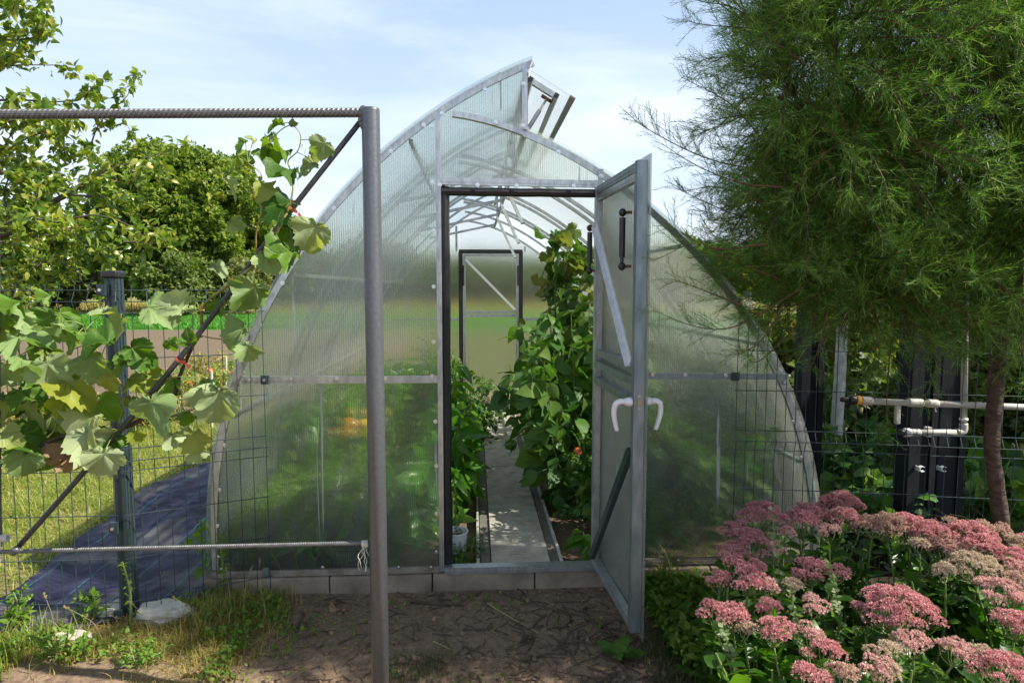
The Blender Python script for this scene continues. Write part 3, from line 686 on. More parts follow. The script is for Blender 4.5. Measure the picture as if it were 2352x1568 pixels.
# ================================================================ mesh fence
ROWS = A([1.49,1.44,1.39,1.19,.99,.79,.74,.69,.49,.29,.09])
def zig(z):
    d = 0
    for c in (1.44, .74): d = max(d, max(0, 1-abs(z-c)/.05))
    return d*.026
def panel(name, p0, p1, lab, n, x_ok=None, group='welded wire fence panels', cut=None):
    p0, p1 = A(p0, float), A(p1, float); L = np.linalg.norm(p1-p0); d = (p1-p0)/L
    nn = A([d[1], -d[0], 0]);
    if nn[1] > 0: nn = -nn
    o = thing(name, (*((p0+p1)[:2]/2), 0), lab, 'fence panel', group)
    mv, mh = MB(), MB(); s = np.linspace(.0, L, n)
    top = {}
    for i, q in enumerate(s):
        c = p0+d*q; zt = 1.515; 
        if cut: zt = min(zt, cut(c[0]))
        top[i] = zt
        zs = sorted([z for z in list(ROWS)+[.02, zt]+[1.49,.765,.715] if z <= zt])
        pts = [c+nn*(zig(z))+A([0, 0, z]) for z in zs]
        tube(mv, pts, .0019, 5)
    for z in ROWS:
        ii = [i for i in range(n) if top[i] >= z]
        if not ii: continue
        ex = .01; a = p0+d*(s[ii[0]]-ex)+nn*(zig(z)+.003); b = p0+d*(s[ii[-1]]+ex)+nn*(zig(z)+.003)
        tube(mh, [a+A([0,0,z]), b+A([0,0,z])], .0023, 6)
    mv.build('upright_wires', M['fence'], o); mh.build('cross_wires', M['fence'], o)
    return o
FPX = P(281, 1100, 2.93)[0]; FPY = 2.93
pl = panel('mesh_fence_panel', (FPX-2.45, FPY-.035, 0), (FPX-.02, FPY-.035, 0), 'dark wire mesh fence panel left of the capped post, behind the grape leaves', 41)
e = P(606, 870, FY-.035)
cutL = lambda x: 1.515 if x < P(556,700,3.1)[0] else float(P(600,712,3.1)[2])
pr_ = panel('mesh_fence_panel', (FPX+.03, FPY-.035, 0), (e[0], FY-.035, 0), 'dark wire mesh fence panel running from the capped post to the greenhouse front', 11, cut=cutL)
def clip(par, c, w=.036, h=.042, name='clip'):
    c = A(c); g = MB(); box(g, c-A([w/2, .012, h/2]), c+A([w/2, .004, h/2])); box(g, c-A([w*.3, .016, h*.3]), c+A([w*.3, -.0115, h*.3])); k = g.build(name, M['fence'], par)
    g = MB(); tube(g, [c-A([0, .022, 0]), c-A([0, .0155, 0])], .007, 8); g.build('bolt', M['screw'], k)
clip(pr_, (e[0]+.003, FY-.024, P(605,872,FY-.03)[2])); 
g = MB(); q = P(612,1310,FY-.02); box(g, (q[0]-.014, FY-.032, q[2]-.022), (q[0]+.014, FY-.020, q[2]+.016)); k = g.build('clip', M['galvd'], pr_)
# post with cap
fp = thing('fence_post', (FPX, FPY, 0), 'anthracite square fence post with black cap standing between white stones', 'fence post')
m = MB(); box(m, (FPX-.024, FPY-.022, -.1), (FPX+.026, FPY+.042, 1.545)); box(m, (FPX-.0285, FPY-.014, -.1), (FPX-.0245, FPY+.03, 1.54)); box(m, (FPX+.0265, FPY-.012, -.1), (FPX+.0295, FPY+.004, 1.54)); box(m, (FPX+.0265, FPY+.016, -.1), (FPX+.0295, FPY+.032, 1.54))
box(m, (FPX-.018, FPY-.0255, -.1), (FPX-.006, FPY-.0225, 1.54)); box(m, (FPX+.008, FPY-.0255, -.1), (FPX+.020, FPY-.0225, 1.54))
m.build('post_tube', M['fence'], fp)
m = MB(); box(m, (FPX-.033, FPY-.031, 1.542), (FPX+.035, FPY+.05, 1.575)); o = m.build('cap', M['blackpl'], fp); bv = o.modifiers.new('bevel', 'BEVEL'); bv.width = .009; bv.segments = 3
for py in (666, 1210, 1410):
    c = P(252 if py < 700 else (284 if py < 1300 else 298), py, FPY-.04); clip(fp, (FPX-.022, FPY-.042, c[2]), .034, .05)
# right hand fence
e2 = P(1692, 870, FY-.035)
c_end = P(2264, 1000, 1.0); 
panel('mesh_fence_panel', (e2[0]+.003, FY-.035, 0), (P(2130,900,2.98)[0], 2.965, 0), 'dark wire mesh fence panel from the greenhouse to the dark steel columns, under the tamarisk', 20,
      cut=lambda x: 1.515 if x > 1.55 else float(P(1692,699,3.12)[2]))
panel('mesh_fence_panel', (P(2136,900,2.98)[0], 2.945, 0), (P(2136,900,2.98)[0]+1.6, 2.62, 0), 'dark wire mesh fence panel right of the dark columns, behind the tamarisk trunk', 28)
g = MB(); cc = P(1690,864,FY-.03); box(g, (cc[0]-.017, FY-.036, cc[2]-.022), (cc[0]+.017, FY-.018, cc[2]+.02)); cl = g.build('clip', M['fence'], bpy.data.objects['mesh_fence_panel.002'])
# dark columns
def column(name, px0, px1, Y, dep, h, lab):
    a, b = P(px0, 1000, Y)[0], P(px1, 1000, Y)[0]
    o = thing(name, ((a+b)/2, Y, 0), lab, 'column', 'dark steel columns behind the fence'); m = MB()
    box(m, (a, Y, -.1), (a+.006, Y+dep, h)); box(m, (b-.006, Y, -.1), (b, Y+dep, h)); box(m, (a+.0065, Y+dep*.42, -.1), (b-.0065, Y+dep*.42+.008, h)); 
    m.build('web', M['column'], o)
    m = MB(); box(m, (a-.006, Y-.008, -.1), (a+.028, Y-.0005, h)); box(m, (b-.028, Y-.008, -.1), (b+.006, Y-.0005, h)); box(m, (a+.0285, Y+.004, -.1), (b-.0285, Y+.010, h)); m.build('flange', M['column'], o)
    m = MB(); box(m, (a-.04, Y-.04, -.1), (b+.04, Y+dep+.04, .012)); m.build('base_plate', M['column'], o)
    return o
column('steel_column', 1838, 1884, 3.75, .10, 1.72, 'single dark steel column right beside the greenhouse curve')
column('steel_column', 2090, 2148, 3.25, .12, 1.95, 'dark steel column carrying the two white clips, left one of the pair')
column('steel_column', 2158, 2214, 3.40, .12, 1.95, 'dark steel column behind the vertical beige pipe, right one of the pair')
for px in (2112, 2162):
    c = P(px, 1075, 3.225 if px < 2150 else 3.37); o = thing('pipe_clip', tuple(c), 'empty white plastic pipe clip on the '+('left' if px < 2150 else 'right')+' dark column of the pair', 'clip', 'empty white pipe clips')
    m = MB(); a = np.linspace(.7, 2*pi-.7, 14); r = .0125
    for w in (-.01, .01): pass
    v = []; 
    for rr in (r, r+.0035):
        for y in (-.02, .0): v += [(c[0]+rr*cos(t)+.004, c[1]+y, c[2]+rr*sin(t)) for t in a]
    n = len(a); f = []
    for i in range(n-1):
        f += [(i, i+1, n+i+1, n+i), (2*n+i, 3*n+i, 3*n+i+1, 2*n+i+1), (i, 2*n+i, 2*n+i+1, i+1), (n+i, n+i+1, 3*n+i+1, 3*n+i)]
    m.add(v, f); m.build('jaw', M['whitepl'], o)
    m = MB(); box(m, c-A([.014, .018, .012]), c+A([-.0095, .02, .012])); m.build('base', M['whitepl'], o)
# beige water pipes
YP = 2.94
wp = thing('water_pipe', tuple(P(2200, 925, YP)*A([1,1,0])), 'long beige plastic water pipe with a black hose connector and tee valve along the fence', 'water pipe')
r = .0155
a0, a1 = P(1990, 921, YP), P(2700, 948, YP-.02)
m = MB(); tube(m, [a0, a1], r, 16); m.build('pipe_run', M['pp'], wp, True)
def sleeve(p, d, l, rr, name, mt, par, n=16): 
    m = MB(); d = nrm(d); tube(m, [p, p+d*l*.1, p+d*l*.9, p+d*l], [rr*.94, rr, rr, rr*.94], n); return m.build(name, M[mt], par, True)
dd2 = nrm(a1-a0)
sleeve(P(1978,920,YP), dd2, .05, .021, 'coupling', 'pp', wp); sleeve(P(2085,924,YP), dd2, .07, .0205, 'coupling', 'pp', wp); sleeve(P(2130,926,YP), dd2, .05, .0205, 'coupling', 'pp', wp)
sleeve(P(1966,919,YP), dd2, .020, .0225, 'thread_ring', 'yellowpl', wp); sleeve(P(1950,918,YP), dd2, .030, .0235, 'hose_connector', 'blackpl', wp); sleeve(P(1932,917,YP), dd2, .035, .0125, 'hose_nipple', 'blackpl', wp)
m = MB(); q = P(2062, 938, YP); box(m, q-A([.012, .010, .075]), q+A([.012, .010, .02])); o = m.build('valve_stub', M['pp'], wp); bv = o.modifiers.new('b', 'BEVEL'); bv.width = .004
m = MB(); tube(m, [P(2150,928,YP)+A([0,.02,0])]*1+[P(2150,946,YP)], .004, 6); m.build('cable_tie', M['whitepl'], wp)
vp2 = thing('water_pipe', tuple(P(2214, 990, 3.0)*A([1,1,0])), 'beige vertical pipe turning at an elbow to a short threaded outlet', 'water pipe')
YV = 3.02
m = MB(); tube(m, [P(2219,560,YV), P(2213,978,YV)], .0150, 16); m.build('riser', M['pp'], vp2, True)
m = MB(); tube(m, smooth_path([P(2213,972,YV), P(2213,985,YV), P(2209,991,YV), P(2196,992,YV)], 5), .0190, 16); m.build('elbow', M['pp'], vp2, True)
m = MB(); tube(m, [P(2200,992,YV), P(2090,993,YV)], .0145, 16); m.build('outlet_pipe', M['pp'], vp2, True)
dl_ = A([-1., 0, 0]); sleeve(P(2112,993,YV), dl_, .045, .018, 'coupling', 'pp', vp2); sleeve(P(2090,993,YV), dl_, .03, .0215, 'thread_ring', 'whitepl', vp2, 20); sleeve(P(2076,993,YV), dl_, .022, .017, 'outlet_cap', 'blackpl', vp2); sleeve(P(2213,965,YV), A([0,0,1.]), .012, .0195, 'coupling', 'whitepl', vp2)
m = MB(); q = P(2134, 992, YV); box(m, q-A([.012, .004, .024]), q+A([.012, .022, .024])); m.build('wall_clip', M['pp'], vp2)
# house glimpsed far to the right
hs = thing('far_house', (17, 42, 0), 'small pale house with red roof glimpsed between the greenhouse and the tamarisk', 'house')
hx0 = P(1640, 640, 42)[0]; hx1 = P(1745, 640, 42)[0]; z0 = 0; z1 = P(1700, 618, 42)[2]; z2 = P(1700, 596, 42)[2]
m = MB(); box(m, (hx0+.3, 42, 0), (hx1-.3, 46, z1)); m.build('wall', M['brick'], hs)
m = MB(); m.add([(hx0,41.6,z1),(hx1,41.6,z1),(hx1,46.4,z1),(hx0,46.4,z1),(hx0,44,z2),(hx1,44,z2)], [(0,1,5,4),(2,3,4,5),(0,4,3),(1,2,5),(0,3,2,1)]); m.build('roof', M['rooft'], hs)
for t in (.3, .7):
    m = MB(); x = hx0+(hx1-hx0)*t; box(m, (x-.3, 41.95, .9), (x+.3, 41.99, 1.8)); m.build('window', M['glass'], hs)
# ================================================================ plants
LF = leaf_t(.24, 4, .35, .3); LB = leaf_t(.33, 7, .22, .45, .78, .025); LP = leaf_t(.25, 3, .5, .75, .85)
TL = tri_leaf(.3); CT = [cluster_t(5, .32, s) for s in range(4)]; TOM = compound_t()
NEED = None
def plant(name, loc, lab, cat, group=None): return thing(name, loc, lab, cat, group)
def leafy(par, pname, mt, T, pts, dirs, size, nz=.8, tilt=.6):
    m = MB(); n = len(pts)
    d = nrm(nrm(A(dirs))+rng.normal(size=(n, 3))*.25); up = nrm(A([0, 0, 1.])*nz+rng.normal(size=(n, 3))*tilt)
    sz = size*(.65+.6*rng.random(n)); Fm = frames(d, up)
    if isinstance(T, list):
        k = rng.integers(0, len(T), n)
        for i, t in enumerate(T):
            q = k == i
            if q.any(): scatter(m, t, A(pts)[q], Fm[q], sz[q])
    else: scatter(m, T, A(pts), Fm, sz)
    return m.build(pname, mt, par, True)
# ---------------------------------------------------------------- garden plant grown from stems
def veg(name, x, y, h, r, lab, cat, mt, T, ls, nst=5, nl=90, lean=(0, 0), z0=.0, group=None, fruit=None, low=.12, droop=-.25, flower=None):
    o = plant(name, (x, y, z0), lab, cat, group); ms = MB(); P_, D_2 = [], []
    for i in range(nst):
        a = rng.random()*2*pi; rr = r*math.sqrt(rng.random()); hh = h*(.65+.4*rng.random())
        top = A([x+rr*cos(a)+lean[0], y+rr*sin(a)+lean[1], z0+hh]); b = A([x+.15*rr*cos(a), y+.15*rr*sin(a), z0-.02])
        mid = (b+top)/2+rng.normal(size=3)*.05*h
        pts = smooth_path([b, mid, top], 6); tube(ms, pts, np.linspace(.007, .003, len(pts)), 5)
        n = nl//nst; t = low+(1-low)*rng.random(n)**.8; idx = t*(len(pts)-1); i0 = np.floor(idx).astype(int).clip(0, len(pts)-2)
        q = pts[i0]+(pts[i0+1]-pts[i0])*(idx-i0)[:, None]; dr_ = rdir(n); dr_[:, 2] = droop+.35*rng.normal(size=n)
        off = nrm(dr_*A([1, 1, .3]))*(rng.random(n)*.55*r*(1.15-t))[:, None]
        P_.append(q+off); D_2.append(dr_)
        for j in range(0, n, 2): tube(ms, [q[j], q[j]+off[j]], .0022, 4, False)
    pp_ = np.concatenate(P_)
    if -1.6 < x < 1.95 and 3.17 < y < 8.1: pp_[:, 1] = np.maximum(pp_[:, 1], 3.17+ls*.9)
    leafy(o, 'foliage', mt, T, pp_, np.concatenate(D_2), ls)
    ms.build('stems', M['stem'], o)
    allp = np.concatenate(P_)
    if fruit:
        fm, fr, fn = fruit
        for j in range(fn):
            c = allp[rng.integers(len(allp))]; g = MB(); ball(g, c, fr*(.8+.4*rng.random())); g.build('fruit', M[fm], o, True)
    if flower:
        for j in range(flower[1]):
            c = allp[rng.integers(len(allp))]+A([0, -.03, .02]); g = MB(); L = leaf_t(.3, 2, .3, .2)
            for a in np.arange(5)*2*pi/5:
                d = A([cos(a), -.5, sin(a)]); scatter(g, L, [c], frames(d, A([0, -1., 0.]))[None], .016)
            g.build('flower', M[flower[0]], o)
    return o
def ball(m, c, r, n=10, k=7, sc=(1, 1, 1)):
    th = np.linspace(0.05, pi-.05, k); pts = [A(c)+A([0, 0, r*cos(t)*sc[2]]) for t in th]
    tube(m, pts, [r*sin(t)*sc[0] for t in th], n)
CUC = lobed_t(5, .18, .03, 2, .25, 3, 26, .05); GRT = [lobed_t(5, .20+.06*(s%3), .04, 4, c_, s, 60, w*1.8, .42) for s, c_, w in ((1,.25,.05),(2,.45,.07),(3,-.3,.06),(4,.15,.09),(5,.6,.05))]
MAP = leaf_t(.34, 3, .25, .4)
# ---- inside the greenhouse, right bed
veg('eggplant', .72, 4.35, 1.28, .42, 'tall eggplant with broad drooping leaves leaning over the path inside the greenhouse', 'eggplant', M['egg_leaf'], LB, .14, 14, 620, (-.16, 0), flower=('pflower', 5))
veg('eggplant', .92, 4.85, 1.36, .42, 'eggplant in the right bed, second from the door, under the cucumber vine', 'eggplant', M['egg_leaf'], LB, .14, 12, 480, (-.16, 0))
veg('eggplant', .66, 5.5, 1.25, .30, 'eggplant farther back beside the path, before the rear door', 'eggplant', M['egg_leaf'], LB, .18, 7, 140)
veg('tomato_plant', 1.05, 3.6, .92, .32, 'dark bushy tomato plant just inside the door on the right with yellow flowers', 'tomato plant', M['tom_leaf'], TOM, .14, 11, 420, flower=('yflower', 9), fruit=('tomato', .024, 2))
veg('tomato_plant', .80, 3.72, .70, .22, 'low tomato plant at the right edge of the path with a red fruit', 'tomato plant', M['tom_leaf'], TOM, .15, 8, 200, fruit=('tomato', .028, 2))
veg('tomato_plant', 1.35, 3.8, .95, .40, 'tomato plant seen dim green through the right front sheet', 'tomato plant', M['tom_leaf'], TOM, .20, 9, 240)
veg('tomato_plant', 1.45, 4.8, 1.0, .40, 'tomato plant deep in the right bed against the curved wall', 'tomato plant', M['tom_leaf'], TOM, .20, 8, 180)
veg('tomato_plant', .8, 6.3, 1.1, .4, 'tomato plant near the rear wall in the right bed', 'tomato plant', M['tom_leaf'], TOM, .2, 8, 180)
veg('radish_plant', .66, 3.42, .17, .12, 'small bright leafy plant on the soil right of the path by the sill', 'leafy plant', M['pep_leaf'], MAP, .11, 5, 34, droop=.1)
veg('radish_plant', .80, 3.34, .15, .12, 'second small leafy seedling clump beside the open door inside', 'leafy plant', M['pep_leaf'], MAP, .10, 5, 34, droop=.1)
# cucumber vine climbing a string
cv = plant('cucumber_vine', (.78, 5.0, 0), 'cucumber vine climbing high under the right roof arch', 'cucumber vine')
pts = smooth_path([(.9,5.0,.0),(.82,5.0,.8),(.74,4.98,1.35),(.72,5.0,1.65),(.80,5.0,1.86)], 10)
m = MB(); tube(m, pts, .006, 5); tube(m, smooth_path([(.68,4.98,1.0),(.62,4.96,1.4),(.66,4.98,1.78)], 6), .005, 5); m.build('stems', M['stem'], cv)
n = 170; t = rng.random(n)**.7; c = A([np.interp(t, [0,.5,1], [.84,.70,.74]), np.full(n, 4.98), .75+t*1.12]).T+rng.normal(size=(n, 3))*A([.11,.12,.05])
c[:, 0] += rng.normal(size=n)*.05*(1-t)
leafy(cv, 'foliage', M['cuc_leaf'], CUC, c, rdir(n, -.9), .125, .15, .8)
veg('climbing_bean', 1.15, 5.5, 1.35, .30, 'leafy climbing plant farther right under the roof', 'climbing plant', M['cuc_leaf'], CUC, .13, 5, 120)
# ---- left bed
veg('pepper_plant', -.18, 4.15, .60, .16, 'glossy pepper plant at the left edge of the path near the door', 'pepper plant', M['pep_leaf'], LP, .15, 7, 150, group='pepper plants')
veg('pepper_plant', -.18, 4.65, .66, .17, 'second pepper plant along the path with hanging leaves', 'pepper plant', M['pep_leaf'], LP, .15, 7, 150, group='pepper plants')
veg('pepper_plant', -.13, 3.62, .50, .06, 'slim young yellow-green seedling beside the white pot', 'seedling', M['pep_leaf'], LP, .09, 2, 26)
veg('tomato_plant', -.16, 5.1, .62, .22, 'bright tomato plant on the left before the path bends out of sight', 'tomato plant', M['tom_leaf'], TOM, .15, 8, 170, fruit=('otomato', .02, 4))
veg('tomato_plant', -.08, 6.1, .66, .28, 'sunlit tomato plant in front of the rear door', 'tomato plant', M['tom_leaf'], TOM, .16, 8, 170)
veg('tomato_plant', -.10, 6.8, .75, .32, 'tomato plant at the far left corner inside', 'tomato plant', M['tom_leaf'], TOM, .17, 8, 150)
k = 0
for (x, y, h) in ((-.50,4.0,.42),(-.95,3.95,.38),(-1.15,4.4,.75),(-.80,4.52,.90),(-.45,5.3,.9),(-1.0,5.4,.8),(-.8,6.3,.85),(-.5,7.1,.9),(-.75,3.50,.42),(-1.12,3.50,.35)):
    places = ['nearest the left mullion','left of centre, close to the front sheet','by the left curved wall','in the second row behind the left sheet','in the third row, behind the grey post','in the third row by the curved wall','in the fourth row','in the last row on the left','lowest in the left bed','small, at the left corner of the bed']
    vg_ = veg('tomato_plant', x, y, h, .34, 'blurred green tomato plant behind the ribbed sheet, '+places[k], 'tomato plant', M['weed' if k % 2 else 'pep_leaf'], TOM if k % 2 else LP, .15, 10, 330, low=.03, fruit=('otomato', .035, 2) if k in (0, 4) else None); k += 1
    if k == 4: row2 = vg_
for px, py, r_, mm in ((803,975,.070,'otomato'),(840,975,.052,'yflower')):     # big ripe fruits hanging on the plant of the second row
    c = P(px, py, 4.34); m = MB(); th = np.linspace(.03, pi-.03, 12); tube(m, [c+A([0,0,r_*.8*cos(t)]) for t in th], [r_*sin(t) for t in th], 20); tube(m, [c+A([0,0,r_*.75]), c+A([.02,.12,r_*1.6])], .005, 6, mi=1)
    m.build('fruit', [M[mm], M['stem']], row2, True)
# white pot
pc = P(1046, 1248, 3.45); pot = thing('plant_pot', (pc[0], 3.45, .0), 'white plastic flower pot on the soil left of the path', 'flower pot')
m = MB(); c0 = A([pc[0], 3.45, 0.]); tube(m, [c0+A([0,0,z]) for z in (.0,.004,.17,.171)], [.045,.052,.068,.068], 24, False); tube(m, [c0+A([0,0,z]) for z in (.171,.06)], [.0655,.05], 24, False); m.build('body', M['whitepl'], pot, True)
m = MB(); t = np.arange(25)*2*pi/24; tube(m, np.stack([c0[0]+np.cos(t)*.068, c0[1]+np.sin(t)*.068, t*0+.17], 1), .0045, 6); m.build('rim', M['whitepl'], pot, True)
m = MB(); tube(m, [c0+A([0,0,.13]), c0+A([0,0,.14])], .060, 20); m.build('soil', M['clod'], pot)
veg('parsley', pc[0]+.02, 3.40, .16, .12, 'little feathery herb spilling beside the white pot', 'herb', M['tom_leaf'], TOM, .075, 6, 60)
veg('parsley', pc[0]+.0, 3.28, .10, .09, 'low herb on the soil just behind the sill, left corner', 'herb', M['tom_leaf'], TOM, .06, 6, 50)
# ================================================================ sedum
SH = [ # crop coordinates: cx, cy, w, kind
(585,275,310,'pink'),(885,262,200,'pink'),(1120,205,290,'pink'),(845,325,270,'pink'),(1140,297,235,'pink'),(1000,285,130,'pale'),
(415,385,210,'pink'),(505,445,235,'pink'),(380,520,190,'pink'),(365,585,160,'pink'),(660,520,150,'pale'),(300,715,175,'pink'),(490,710,250,'pink'),(545,632,150,'pink'),(632,757,115,'pale'),
(930,648,245,'pink'),(1090,662,135,'pink'),(255,920,165,'pink'),(395,955,230,'pink'),(640,915,190,'pink'),(670,1050,255,'pink'),(925,882,175,'pale'),(900,1075,175,'pale'),(1000,1200,250,'pink'),(905,1365,190,'pink'),(1120,1352,180,'brown'),
(1500,910,530,'pink'),(1610,1135,235,'pale'),(1400,1190,205,'bud'),(1345,1305,215,'pale'),(1462,1328,100,'bud'),(1870,1185,225,'pale'),(2080,1215,200,'bud'),(2215,1320,350,'pink'),
(1330,345,180,'brown'),(1440,350,260,'brown'),(1580,365,320,'pink'),(1720,380,200,'pink'),(1880,355,190,'brown'),(1990,420,340,'pink'),(2065,355,110,'brown'),(2180,378,135,'brown'),(1835,495,275,'pale'),(2060,480,220,'pink'),(2250,555,230,'pink'),(2260,620,190,'pale'),(2025,620,310,'bud'),(1825,655,130,'bud'),(1650,470,75,'bud'),
(2180,790,290,'pale'),(2300,735,200,'brown'),(2290,1005,280,'pink'),(2320,432,150,'bud'),(2330,480,150,'bud'),(790,748,92,'bud'),(470,1040,82,'bud'),(1040,385,140,'pale'),(730,385,110,'pale'),(1240,340,110,'pale'),
(2420,640,240,'pink'),(2450,860,260,'pink'),(2460,1150,260,'pale'),(2400,450,180,'pale')]
star = []
def floret_t(seed):
    r = np.random.default_rng(seed); v = []; f = []; uv = []
    for i in range(5):
        a = i*2*pi/5+r.random()*.5; d = nrm(A([cos(a)*.75, sin(a)*.75, 1.0])); s = np.cross(d, A([0, 0, 1.])); s = nrm(s)*.15; L_ = .75+.4*r.random()
        b = len(v); v += [-s*.6, s*.6, d*L_*.6+s, d*L_*.6-s, d*L_]; uv += [(0,0),(0,0),(0,.5),(0,.5),(0,1)]; f += [(b, b+1, b+2, b+3), (b+3, b+2, b+4)]
    return A(v), f, A(uv)
FLO = [floret_t(i) for i in range(4)]
def head(cx, cy, w, Y, kind, par, stems, pitch_=0):
    c = P(cx, cy, Y); Rw = w*.3408/2/1480*(Y*1.0+c[0]*.06)*1.13
    m = MB(); st = MB()
    nsub = max(5, int((Rw/.020)**2*.95)); sub = []
    for i in range(nsub):
        for _ in range(20):
            a = rng.random()*2*pi; q = math.sqrt(rng.random()); s = A([cos(a)*q, sin(a)*q*.85])
            if all(np.hypot(*(s-u)) > .62/math.sqrt(nsub)*1.45 for u in sub): break
        sub.append(s)
    base = c-A([0, 0, Rw*.42+.026])
    V, N = [], []
    for s in sub:
        q2 = s@s; cc = c+A([s[0]*Rw*.88, s[1]*Rw*.88, Rw*.42*(1-1.3*q2)+rng.normal()*.003]); rs = .020*(.8+.45*rng.random())
        tube(st, smooth_path([base, (base+cc)/2+A([s[0]*Rw*.25, s[1]*Rw*.25, -.006]), cc-A([0, 0, .004])], 3), .0016, 4, False)
        k = 60; d = rdir(k, .75); d = d[d[:, 2] > -.30]; k = len(d)
        V.append(cc+d*rs*A([1, 1, .8])*(.78+.26*rng.random((k, 1)))); N.append(d)
    V = np.concatenate(V); N = nrm(np.concatenate(N)+rng.normal(size=(len(V), 3))*.25)
    t0 = nrm(np.cross(N, rng.normal(size=N.shape))); Rm = np.stack([t0, np.cross(N, t0), N], -1)
    kk = rng.integers(0, 4, len(V))
    for i in range(4): scatter(m, FLO[i], V[kk == i], Rm[kk == i], .0082*(.8+.5*rng.random((kk == i).sum())))
    h = m.build('flower_head', M['sed_'+kind], par, False)
    st.build('head_stalks', M['stemp'], h)
    stems.append((base, c, Rw))
rootpos = {}
heads = []
for (cx, cy, w, kd) in SH:
    x, y = 1550.4+cx*.3408, 1091+cy*.3408
    z = .40+.12*min(1, max(0, (1450-y)/300))+rng.normal()*.012
    d = ray(x, y); Y = min((z-CH)/d[2]*d[1], 2.93); heads.append((x, y, w, kd, Y))
centers = [(1590+100, 1205, 'pink stonecrop at the back left, against the wire fence and greenhouse'), (1925, 1170, 'stonecrop with flat pink heads in the middle of the back row'), (1650, 1350, 'stonecrop at the left edge of the bed, above the grass'),
           (1870, 1310, 'stonecrop in the middle with a split deep pink head'), (2060, 1395, 'stonecrop bearing the largest deep pink flower head'), (1800, 1480, 'stonecrop at the bottom left of the bed'), (2150, 1230, 'stonecrop with straw lying on its heads, before the tamarisk trunk'),
           (2290, 1300, 'stonecrop at the right with fading brownish heads'), (2310, 1440, 'stonecrop at the lower right edge'), (2080, 1520, 'pale budding stonecrop at the bottom of the bed')]
groups = {i: [] for i in range(len(centers))}
for h in heads: groups[min(groups, key=lambda i: (centers[i][0]-h[0])**2+((centers[i][1]-h[1])*1.3)**2)].append(h)
SL = leaf_t(.30, 5, .25, .12, 1.25, .015)
for i, hs_ in groups.items():
    if not hs_: continue
    mx = [P(h[0], h[1], h[4]) for h in hs_]; cx = np.mean([q[0] for q in mx]); cy = np.mean([q[1] for q in mx])
    o = plant('stonecrop', (cx, cy, 0), centers[i][2], 'stonecrop', 'pink flowering stonecrops')
    sl = []
    for h in hs_: head(h[0], h[1], h[2], h[4], h[3], o, sl)
    ms = MB(); ml = MB(); LPp, LD = [], []
    extra = [(A([cx, cy, 0])+A([rng.normal()*.11, rng.normal()*.12, .26+.10*rng.random()]), None, .05) for _ in range(9)]
    for base, c, rw in sl+extra:
        rt = A([cx+(base[0]-cx)*.55+rng.normal()*.03, cy+(base[1]-cy)*.55+rng.normal()*.03+.02, -.01])
        pts = smooth_path([rt, (rt*.45+base*.55)+rng.normal(size=3)*.012, base], 6); tube(ms, pts, np.linspace(.0055, .0036, len(pts)), 6)
        nl = 18 if c is not None else 18
        for j in range(nl):
            t = .12+.86*(j+rng.random()*.6)/nl; q = pts[min(int(t*(len(pts)-1)), len(pts)-1)]; a = j*2.4+rng.random()
            LPp.append(q); LD.append([cos(a), sin(a), .35+.35*rng.random()])
    ms.build('stems', M['stemp'], o)
    n = len(LPp); d = nrm(A(LD)); up = nrm(A([0, 0, 1.])+rng.normal(size=(n, 3))*.35); scatter(ml, SL, A(LPp), frames(d, up), .080*(.6+.6*rng.random(n))); ml.build('foliage', M['sed_leaf'], o, True)
# cream edged shoots between the stonecrops
VL = leaf_t(.42, 3, .2, .1)
for x0, y0, y1, Y, lab in ((1772,1170,1420,2.30,'upright cream-edged shoot before the left stonecrops'),(1905,1290,1450,2.15,'cream-edged shoot beside the split pink head'),(1815,1345,1540,2.0,'cream-edged shoot low among the left stonecrops'),(1660,1440,1560,1.95,'cream-edged shoot at the bottom left of the flower bed')):
    a, b = P(x0, y0, Y), P(x0+25, y1, Y+.03); rt = A([b[0], b[1]+.05, 0]); o = plant('variegated_shoot', tuple(rt), lab, 'shoot', 'cream-edged shoots')
    pts = smooth_path([rt, b, (a+b)/2+A([.006,0,0]), a], 6); m = MB(); tube(m, pts, .0018, 5); m.build('stems', M['stemp'], o)
    n = 46; idx = np.linspace(.3, 1, n)*(len(pts)-1); q = pts[idx.astype(int)]; d = np.stack([np.cos(np.arange(n)*2.0), np.sin(np.arange(n)*2.0), .3+0*idx], 1)
    leafy(o, 'foliage', M['varieg'], VL, q, d, .021)
